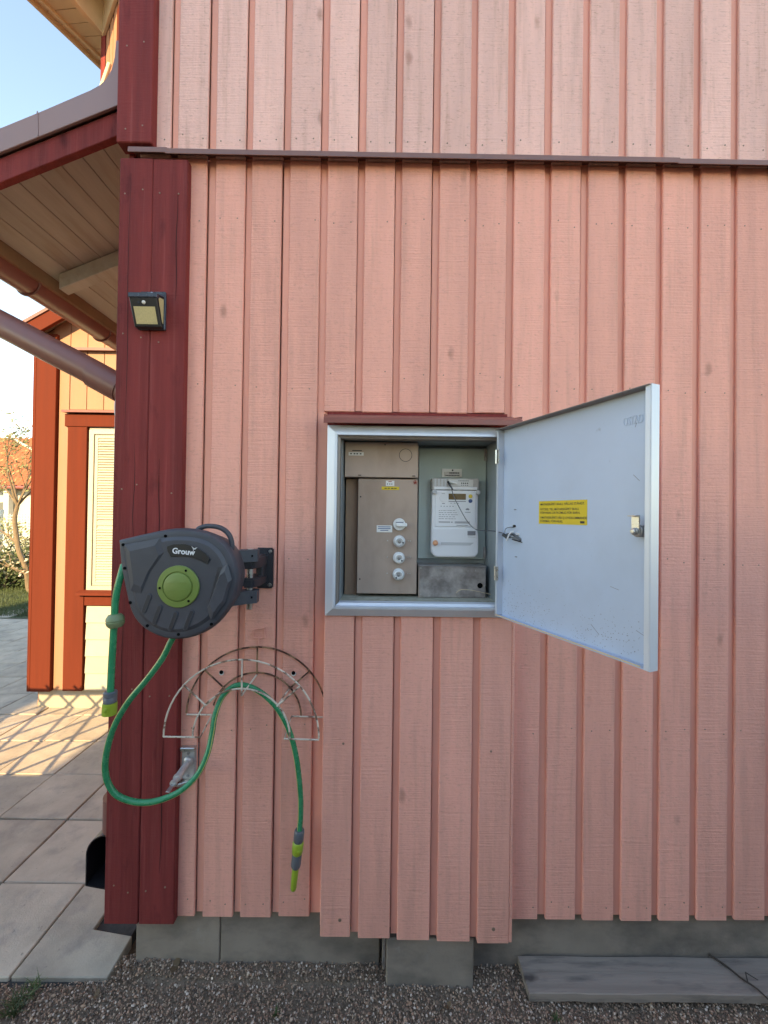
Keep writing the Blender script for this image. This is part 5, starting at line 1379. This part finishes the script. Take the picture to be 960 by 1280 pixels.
# lawn grass
V, F = [], []
for k in range(16000):
    y = rr.uniform(4.5, 8.0); x = rr.uniform(-0.98 * (y + 1.36) - 0.4, -0.80 * (y + 1.36))
    a = rr.uniform(0, 6.28); h = rr.uniform(0.03, 0.085); w = 0.004; dx, dy = math.cos(a), math.sin(a); b = len(V); lean = rr.uniform(0, 0.04)
    V += [(x - dx * w, y - dy * w, -0.01), (x + dx * w, y + dy * w, -0.01), (x - dy * lean, y + dx * lean, h)]
    F.append((b, b + 1, b + 2))
me = bpy.data.meshes.new('grass'); me.from_pydata(V, [], F)
tag(obj('grass', me, 'grass'), 'short green lawn grass beyond the paving slabs', 'grass', kind='stuff')

# white trellis fence
FY = 10.2
fence = thing('trellis_fence', (-9.0, FY, 0), 'white square-lattice garden fence beyond the shrubs', 'fence')
zt_ = 1.45; z0f = 0.45
xs0, xs1 = -12.4, -8.0
x = xs0
while x < xs1:
    obj('upright_slat', box(x, x + 0.022, FY, FY + 0.012, z0f, zt_), 'whitepaint', fence); x += 0.085
z = z0f
while z < zt_:
    obj('cross_slat', box(xs0, xs1, FY - 0.0125, FY - 0.0005, z, z + 0.022), 'whitepaint', fence); z += 0.085
for x in (-12.4, -10.95, -9.5, -8.05): obj('post', box(x - 0.05, x + 0.05, FY - 0.05, FY + 0.05, 0, zt_ + 0.12, bev=0.006), 'whitepaint', fence)
obj('base_board', box(xs0, xs1, FY - 0.02, FY + 0.02, 0.12, z0f - 0.02), 'whitepaint', fence)
# neighbouring house with tiled roof
NY = 15.0
nbh = thing('neighbour_house', (-15.0, NY, 0), 'white neighbouring house with orange tiled roof behind the budding tree', 'house')
ez = (-14.9133, 15.0000, 2.5357)[2]; rz = (-16.9678, 17.2000, 4.8907)[2]
obj('wall', box(-19.5, -12.2, NY + 0.35, NY + 4.2, 0, ez + 0.1), 'whitewall', nbh)
t = bmesh.new(); nx, ny = 260, 16
grid = []
for j in range(ny + 1):
    row = []
    for i in range(nx + 1):
        x = -20.0 + 8.4 * i / nx; f = j / ny; 
        z = ez + (rz - ez) * f + 0.028 * math.sin(x * 2 * math.pi / 0.24) + 0.03 * (1 - (f * 8) % 1.0)
        row.append(t.verts.new((x, NY - 0.1 + 2.3 * f, z)))
    grid.append(row)
for j in range(ny):
    for i in range(nx): t.faces.new((grid[j][i], grid[j][i + 1], grid[j + 1][i + 1], grid[j + 1][i]))
obj('roof', t, 'tile', nbh)
obj('roof', prism([(NY + 2.2, rz), (NY + 4.6, ez), (NY + 4.6, ez - 0.1), (NY + 2.2, rz - 0.1)], -20.0, -11.6, axis='x'), 'tile', nbh)
obj('roof_base', prism([(NY - 0.05, ez - 0.06), (NY + 2.2, rz - 0.08), (NY + 2.2, rz - 0.14), (NY - 0.05, ez - 0.12)], -19.9, -11.7, axis='x'), 'flash_red', nbh)
obj('gutter', tube([(-20, NY - 0.14, ez - 0.05), (-11.6, NY - 0.14, ez - 0.05)], 0.07, 10), 'flash_red', nbh)
for px in ((-15.3114, 15.0000, 1.4876)[0],): obj('porch_post', box(px - 0.11, px + 0.11, NY + 0.0, NY + 0.22, 0, ez - 0.05, bev=0.01), 'whitepaint', nbh)
wx = (-15.5381, 15.0000, 1.4846)[0]
for dx in (-2.2, -0.55, 1.6):
    w = obj('window', box(wx + dx, wx + dx + 0.75, NY + 0.30, NY + 0.36, 0.95, 1.95), 'whitepaint', nbh)
    obj('pane', box(wx + dx + 0.06, wx + dx + 0.69, NY + 0.285, NY + 0.299, 1.01, 1.89), 'glass', w)
# slanting white bar above the tree
pole = thing('white_pole', ((-10.7169, 9.0000, 3.9716)[0], 9.0, 0), 'slanting white pole seen above the tree at the left edge', 'pole')
obj('bar', tube([(-11.1348, 9.0000, 4.2760), (-8.9292, 9.0000, 3.0664), (-8.0136, 9.0000, 2.5624)], 0.035, 10), 'whitepaint', pole, smooth=True)
pp = (-11.1348, 9.0000, 4.2760)
obj('mast', tube([(pp[0], 9.0, 0), (pp[0], 9.0, pp[2] + 0.3)], 0.05, 10), 'whitepaint', pole, smooth=True)

# ================================================================== outside the picture: unseen things placed to shade the wall and let sun reach the wing
OY = -9.0
nb2 = thing('opposite_house', (0.0, OY - 2, 0), 'pale house standing opposite the pink wall, behind the viewer', 'house')
obj('wall', box(-3.74, 2.6, OY - 5.0, OY, -0.05, 5.6), 'oppwall', nb2)
obj('roof', prism([(-3.74, 5.6), (-3.22, 7.1), (-2.6, 7.7), (0.6, 7.7), (1.5, 6.5), (2.6, 5.6)], OY - 5.0, OY), 'tile', nb2)  # outline shaped to place the sunlight edge; pale walls bounce warm light
hedge = thing('added_tall_hedge', (-8.0, OY - 0.4, 0), 'unseen tall hedge added left of the opposite house to shade the terrace', 'hedge')
t = box(-8.4, -4.80, OY - 0.5, OY, -0.05, 8.2)  # hedge put in as a sun blocker, sized to bound the sunlit patch
bmesh.ops.subdivide_edges(t, edges=t.edges[:], cuts=24, use_grid_fill=True)
for v in t.verts:
    v.co += Vector((rr.uniform(-1, 1), rr.uniform(-1, 1), rr.uniform(-1, 1))) * 0.05
obj('foliage', t, 'leaf', hedge)
lowh = thing('added_low_hedge', (2.0, -2.4, 0), 'unseen low hedge added behind the viewer to darken the foot of the wall', 'hedge')
t = box(-1.3, 6.5, -2.9, -2.15, -0.05, 1.55)  # made-up hedge, cuts sky light from the lower wall and gravel
bmesh.ops.subdivide_edges(t, edges=t.edges[:], cuts=20, use_grid_fill=True)
for v in t.verts:
    v.co += Vector((rr.uniform(-1, 1), rr.uniform(-1, 1), rr.uniform(-1, 1))) * 0.05
obj('foliage', t, 'leaf', lowh)
# garden screen with diamond lattice; its shadow falls on the paving in front of the wing
SY = 0.0
scr = thing('lattice_fence', (-2.8, SY, 0), 'low brown garden fence with diamond lattice top left of the viewer', 'fence')
sx0, sx1, sz0, sz1 = -3.60, -1.95, 0.46, 1.02
obj('lower_panel', box(sx0, sx1, SY, SY + 0.02, 0.05, sz0), 'trellis', scr)
for x in (sx0 - 0.03, sx1 + 0.03): obj('post', box(x - 0.035, x + 0.035, SY - 0.03, SY + 0.05, -0.05, sz1 + 0.05), 'trellis', scr)
arcp = [Vector((sx0 + (sx1 - sx0) * k / 16, SY + 0.01, sz1 - 0.05 * math.sin(math.pi * k / 16))) for k in range(17)]
obj('top_rail', tube(arcp, 0.022, 6), 'trellis', scr)
sp = 0.21
k = -8
while k < 16:
    for sgn in (1, -1):
        # strip through (sx0 + k*sp, sz0) rising to the right or left, clipped to the panel
        x_a, z_a = sx0 + k * sp, sz0
        x_b, z_b = x_a + sgn * (sz1 - sz0), sz1
        pa, pb = Vector((x_a, z_a)), Vector((x_b, z_b))
        def clip(p, q):
            for lim, side in ((sx0, 1), (sx1, -1)):
                dp, dq = (p.x - lim) * side, (q.x - lim) * side
                if dp < 0 and dq < 0: return None
                if dp < 0: p = p.lerp(q, dp / (dp - dq))
                elif dq < 0: q = q.lerp(p, dq / (dq - dp))
            return p, q
        r = clip(pa, pb)
        if r:
            p, q = r; d = (q - p)
            if d.length > 0.05:
                n = Vector((-d.y, d.x)).normalized() * 0.009
                y0 = SY + (0.0 if sgn > 0 else 0.0095)
                obj('lattice_strip', prism([tuple(p - n), tuple(q - n), tuple(q + n), tuple(p + n)], y0, y0 + 0.009), 'trellis', scr)
    k += 1
